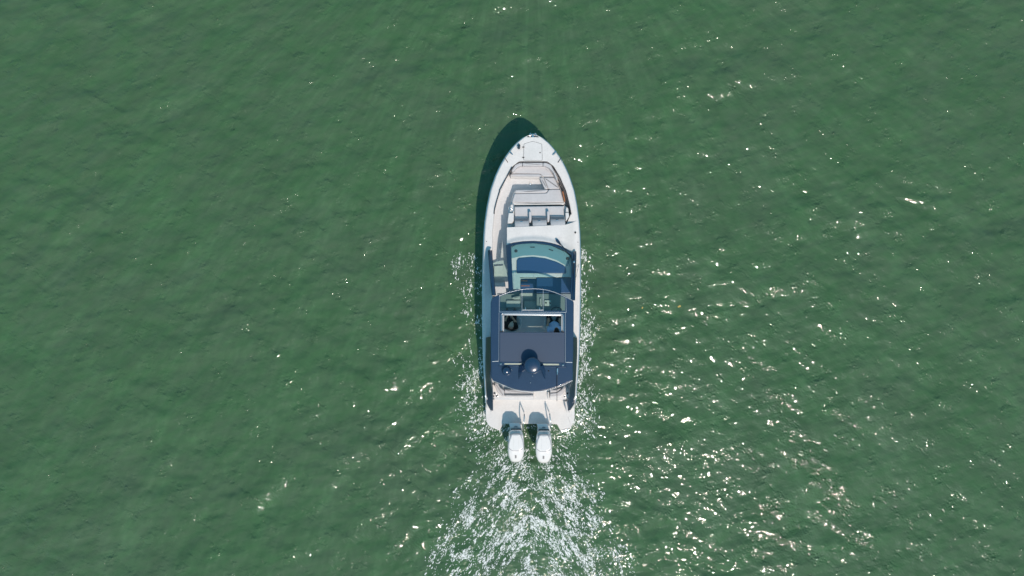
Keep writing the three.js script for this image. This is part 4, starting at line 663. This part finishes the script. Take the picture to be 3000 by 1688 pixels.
function person(at, spec, label) {
  const { pelvis, chest, neck, headAt, turn, tilt, shoulders, elbows, wrists, handDir, hips, knees, feet } = spec;
  const root = new THREE.Group(); root.position.copy(at); root.rotation.y = HEADING;
  top('person', root, { label, category: 'person' });
  const arms = i => [[shoulders[i], elbows[i], 0.052, 0.041], [elbows[i], wrists[i], 0.040, 0.027]];
  const torso = [[pelvis, chest, 0.145, 0.13], [V(chest.x - 0.09, chest.y, chest.z), V(chest.x + 0.09, chest.y, chest.z), 0.115, 0.115], [shoulders[0], shoulders[1], 0.062, 0.062], [V(pelvis.x - 0.08, pelvis.y, pelvis.z), V(pelvis.x + 0.08, pelvis.y, pelvis.z), 0.125, 0.125]];
  const legs = i => [[hips[i], knees[i], 0.09, 0.058], [knees[i], feet[i], 0.057, 0.04]];
  const foot = i => [[feet[i], V(feet[i].x, feet[i].y - 0.045, feet[i].z - 0.14), 0.042, 0.032]];
  const body = skinOf([...torso, [neck, headAt.clone().add(V(0, -0.05, 0.02)), 0.06, 0.055], [chest, neck, 0.09, 0.062], ...arms(0), ...arms(1), ...legs(0), ...legs(1), ...foot(0), ...foot(1)], 0.014, 0.05);
  const bodyMesh = part(root, 'body', mergeGeometries([body, head(headAt, turn, tilt), hand(wrists[0], handDir[0], V(0, 1, 0), 1), hand(wrists[1], handDir[1], V(0, 1, 0), -1)].map(g => { g.deleteAttribute('uv'); return g; })), skinMat);
  for (const s of [-1, 1]) { const q = new THREE.Quaternion().setFromEuler(new THREE.Euler(tilt, turn, 0, 'YXZ')); const e = new THREE.SphereGeometry(0.011, 10, 8); const p = V(s * 0.031, 0.004, -0.086).applyQuaternion(q).add(headAt); e.translate(p.x, p.y, p.z); part(bodyMesh, 'eye', e, M.black); }
  const wide = (caps, d) => caps.map(([a, b, ra, rb]) => [a, b, ra + d, rb + d]);
  const sleeve = i => [[shoulders[i], shoulders[i].clone().lerp(elbows[i], spec.sleeve), 0.052, 0.049]];
  const shirt = skinOf([...wide(torso, 0.016), [chest, neck.clone().lerp(chest, 0.45), 0.1, 0.09], ...wide(sleeve(0), 0.017), ...wide(sleeve(1), 0.017)], 0.014, 0.05);
  const trousers = skinOf([...wide([[V(pelvis.x - 0.08, pelvis.y - 0.02, pelvis.z), V(pelvis.x + 0.08, pelvis.y - 0.02, pelvis.z), 0.125, 0.125]], 0.012), ...wide(legs(0), 0.017), ...wide(legs(1), 0.017)], 0.014, 0.04);
  const uvs = g => { const p = g.attributes.position, u = new Float32Array(p.count * 2); for (let i = 0; i < p.count; i++) { u[2 * i] = p.getX(i) + p.getY(i) * 0.5; u[2 * i + 1] = p.getZ(i) + p.getY(i) * 0.5; } g.setAttribute('uv', new THREE.BufferAttribute(u, 2)); return g; };
  part(root, 'shirt', uvs(shirt), spec.shirtMat, spec.shirtLabel); part(root, 'trousers', uvs(trousers), spec.trousersMat);
  for (const [n, list, m, l] of spec.onHead) part(root, n, headPiece(headAt, turn, tilt, list), m, l);
  return root;
}
{
  const black = cloth(0.012, 0.011, 0.013), blue = cloth(0.50, 0.62, 0.90), dark = cloth(0.016, 0.018, 0.024), hair = P({ color: rgb(0.016, 0.011, 0.009), roughness: 0.7 }), cap = cloth(0.46, 0.42, 0.37), greyHair = P({ color: rgb(0.34, 0.30, 0.27), roughness: 0.8 });
  const pp = plan(4, 880, 740, 2.0), sp = plan(4, 1655, 745, 1.8);
  helmSeat(pp.x + 0.05, pp.z + 0.05, 'pale bucket seat on the port side of the helm'); helmSeat(sp.x - 0.03, sp.z + 0.08, 'pale bucket seat on the starboard side of the helm');
  const world = v => v.clone().applyAxisAngle(V(0, 1, 0), HEADING).add(BOAT_AT);
  person(world(V(pp.x, 0, pp.z)), {
    pelvis: V(0.02, 1.69, 0.04), chest: V(0.0, 2.02, 0.03), neck: V(0.0, 2.2, 0.03), headAt: V(0.02, 2.36, 0.0), turn: -0.3, tilt: -0.22,
    shoulders: [V(-0.18, 2.13, 0.04), V(0.18, 2.13, 0.06)], elbows: [V(-0.19, 1.92, -0.14), V(0.17, 1.95, -0.10)], wrists: [V(-0.10, 1.88, -0.33), V(0.04, 1.90, -0.29)], handDir: [V(0.3, -0.1, -1), V(-0.35, -0.1, -1)],
    hips: [V(-0.09, 1.66, 0.0), V(0.10, 1.66, 0.0)], knees: [V(-0.13, 1.66, -0.42), V(0.14, 1.66, -0.42)], feet: [V(-0.13, 1.22, -0.46), V(0.14, 1.22, -0.46)], sleeve: 0.6, shirtMat: black, trousersMat: dark,
    onHead: [['cap', [[[0, 0.065, 0.012], [0, 0.065, -0.02], 0.079, 0.077], [[0, 0.05, -0.08], [0, 0.035, -0.135], 0.03, 0.022], [[-0.045, 0.048, -0.08], [0.045, 0.048, -0.08], 0.02, 0.02]], cap, 'faded beige cap'], ['hair', [[[-0.045, -0.005, 0.06], [0.045, -0.005, 0.06], 0.045, 0.045], [[0, 0.02, 0.06], [0, -0.03, 0.06], 0.055, 0.045]], greyHair]],
  }, 'person in black shirt and beige cap seated at the port helm seat');
  person(world(V(sp.x, 0, sp.z)), {
    pelvis: V(0, 1.69, 0.02), chest: V(0.02, 2.0, 0.14), neck: V(0.03, 2.16, 0.18), headAt: V(0.045, 2.33, 0.15), turn: 0.1, tilt: -0.1,
    shoulders: [V(-0.19, 2.09, 0.16), V(0.22, 2.09, 0.16)], elbows: [V(-0.25, 1.86, 0.03), V(0.25, 1.88, 0.02)], wrists: [V(-0.21, 1.80, -0.10), V(0.20, 1.80, -0.10)], handDir: [V(0.05, -0.12, -1), V(-0.1, -0.12, -1)],
    hips: [V(-0.09, 1.66, 0.0), V(0.09, 1.66, 0.0)], knees: [V(-0.24, 1.68, -0.42), V(0.22, 1.68, -0.42)], feet: [V(-0.25, 1.22, -0.46), V(0.23, 1.22, -0.46)], sleeve: 0.55, shirtMat: blue, trousersMat: dark,
    onHead: [['hair', [[[0, 0.062, 0.02], [0, 0.06, -0.015], 0.08, 0.077], [[-0.05, 0.02, 0.05], [0.05, 0.02, 0.05], 0.05, 0.05], [[0, 0.0, 0.06], [0, -0.03, 0.06], 0.055, 0.045]], hair, 'short dark hair']],
  }, 'person in light blue shirt with dark hair seated at the starboard helm seat');
}

// ---------------------------------------------------------------- foam on the wake, its white flecks also standing in for sun glints
{
  const foamMat = P({ color: rgb(0.80, 0.82, 0.80), roughness: 0.6, clearcoat: 0.3 });
  const fleck = (n, stretch, bendy) => {                       // a flat irregular pat of bubbles, or a curled thread of them
    const c = [], N = 7; if (!bendy) { const o = []; for (let i = 0; i < n; i++) { const a = i / n * 6.2832, r = 0.55 + 0.45 * rnd(); o.push([Math.cos(a) * r * stretch, Math.sin(a) * r]); } return slab(o, -0.25, 0.35, { bevel: 0.2, seg: 1 }); }
    const a = [], b = []; let x = 0, z = 0, t = rnd() * 6; for (let i = 0; i < N; i++) { const w = 0.28 * Math.sin((i + 0.6) / N * Math.PI) + 0.08; a.push([x - Math.sin(t) * w, z + Math.cos(t) * w]); b.push([x + Math.sin(t) * w, z - Math.cos(t) * w]); x += Math.cos(t) * 0.62; z += Math.sin(t) * 0.62; t += (rnd() - 0.5) * bendy; } return slab([...a, ...b.reverse()], -0.25, 0.3).center();
  };
  const kinds = [fleck(8, 1.3), fleck(8, 2.4), fleck(7, 3.6), fleck(0, 1, 1.6), fleck(0, 1, 2.6)], lists = kinds.map(() => []);
  const m = new THREE.Matrix4(), q = new THREE.Quaternion(), e = new THREE.Euler();
  const inHull = (u, z) => z > BOW && z < 5.1 && Math.abs(u) < halfBreadth(z) * 0.86 && z < STERN;
  let placed = 0;
  for (let i = 0; i < 700000 && placed < 60000; i++) {
    const x = -4.2 + rnd() * 9.8, z = -2.1 + rnd() * 13.4, u = x - BOAT_X; if (inHull(u, z)) continue;
    const t = churn(x, z), near = smooth(1.6, 0.1, Math.abs(Math.abs(u) - hullEdge(z))) * smooth(5.4, 4.6, z);
    const [al, ac, sd] = wakeFrame(x, z), nv = noise(al * 0.8 + sd, ac * 2.6) + 0.45 * noise(al * 2.4, ac * 6.5 + sd) + 0.25 * noise(al * 6, ac * 13 + sd), vein = Math.pow(clamp(1.05 - 3.0 * Math.abs(nv)), 1.6);
    const jet = smooth(1.3, 0.2, Math.abs(Math.abs(u) - 0.5) / 0.8) * smooth(4.9, 5.3, z), calm = 0.25 + 0.75 * smooth(-0.22, 0.08, noise(x * 1.3 + 50, z * 1.0 + 13) + 0.3 * noise(x * 3.1, z * 2.6));
    if (rnd() > t * (0.08 + 1.6 * vein) * calm * (0.11 + 0.05 * near + 0.05 * jet + 0.13 * smooth(5.4, 9, z))) continue;
    const k = Math.floor(rnd() * 5), big = Math.pow(rnd(), 3.2), s = 0.0075 + 0.022 * big, along = smooth(3.5, 6.5, z) * 0.55 * (u < 0 ? -1 : 1);
    e.set((rnd() - 0.5) * 0.2, k > 2 ? rnd() * 6.28 : Math.PI / 2 + along + (rnd() - 0.5) * 0.7, (rnd() - 0.5) * 0.2); q.setFromEuler(e);
    m.compose(new THREE.Vector3(x, swellHeight(x, z) + chop(x, z) + 0.002, z), q, new THREE.Vector3(s, 0.006, s)); lists[k].push(m.clone()); placed++;
  }
  lists.forEach((l, k) => { const im = new THREE.InstancedMesh(kinds[k], foamMat, l.length); l.forEach((mm, i) => im.setMatrixAt(i, mm)); lit(im); top('foam', im, { kind: 'stuff', label: ['round', 'oval', 'long', 'curled thin', 'coiled thin'][k] + ' white flecks scattered over the wake, foam and painted sun glints', category: 'foam' }); });
}
// a fallen leaf adrift to starboard
for (const [px, py, s, turn, label] of [[1991, 898, 0.075, 0.4, 'larger yellow leaf floating to starboard of the sunroof'], [1882, 902, 0.045, 1.2, 'small yellow leaf floating nearer the starboard side']]) {
  const x = (px - 1500) * EYE / 2000, z = (py - 844) * EYE / 2000, o = []; for (let i = 0; i < 18; i++) { const a = i / 18 * 6.2832, r = 0.75 + 0.25 * Math.abs(Math.cos(2.5 * a)); o.push([Math.cos(a) * s * r, Math.sin(a) * s * 0.5 * r]); }
  const leaf = new THREE.Group(); leaf.position.set(x, swellHeight(x, z) + 0.004, z); leaf.rotation.y = turn;
  const leafMat = P({ color: rgb(0.52, 0.36, 0.09), roughness: 0.6 });
  part(leaf, 'blade', slab(o, 0, 0.005, { bend: (X, y, Z) => y + 0.012 * Math.pow(Z / s, 2) }), leafMat); part(leaf, 'stalk', bar(V(s * 0.8, 0.003, 0), V(s * 1.5, 0.004, 0.01), 0.002, 5), leafMat);
  top('floating_leaf', leaf, { label, category: 'leaf', group: 'leaves adrift' });
}

renderer.render(scene, camera);
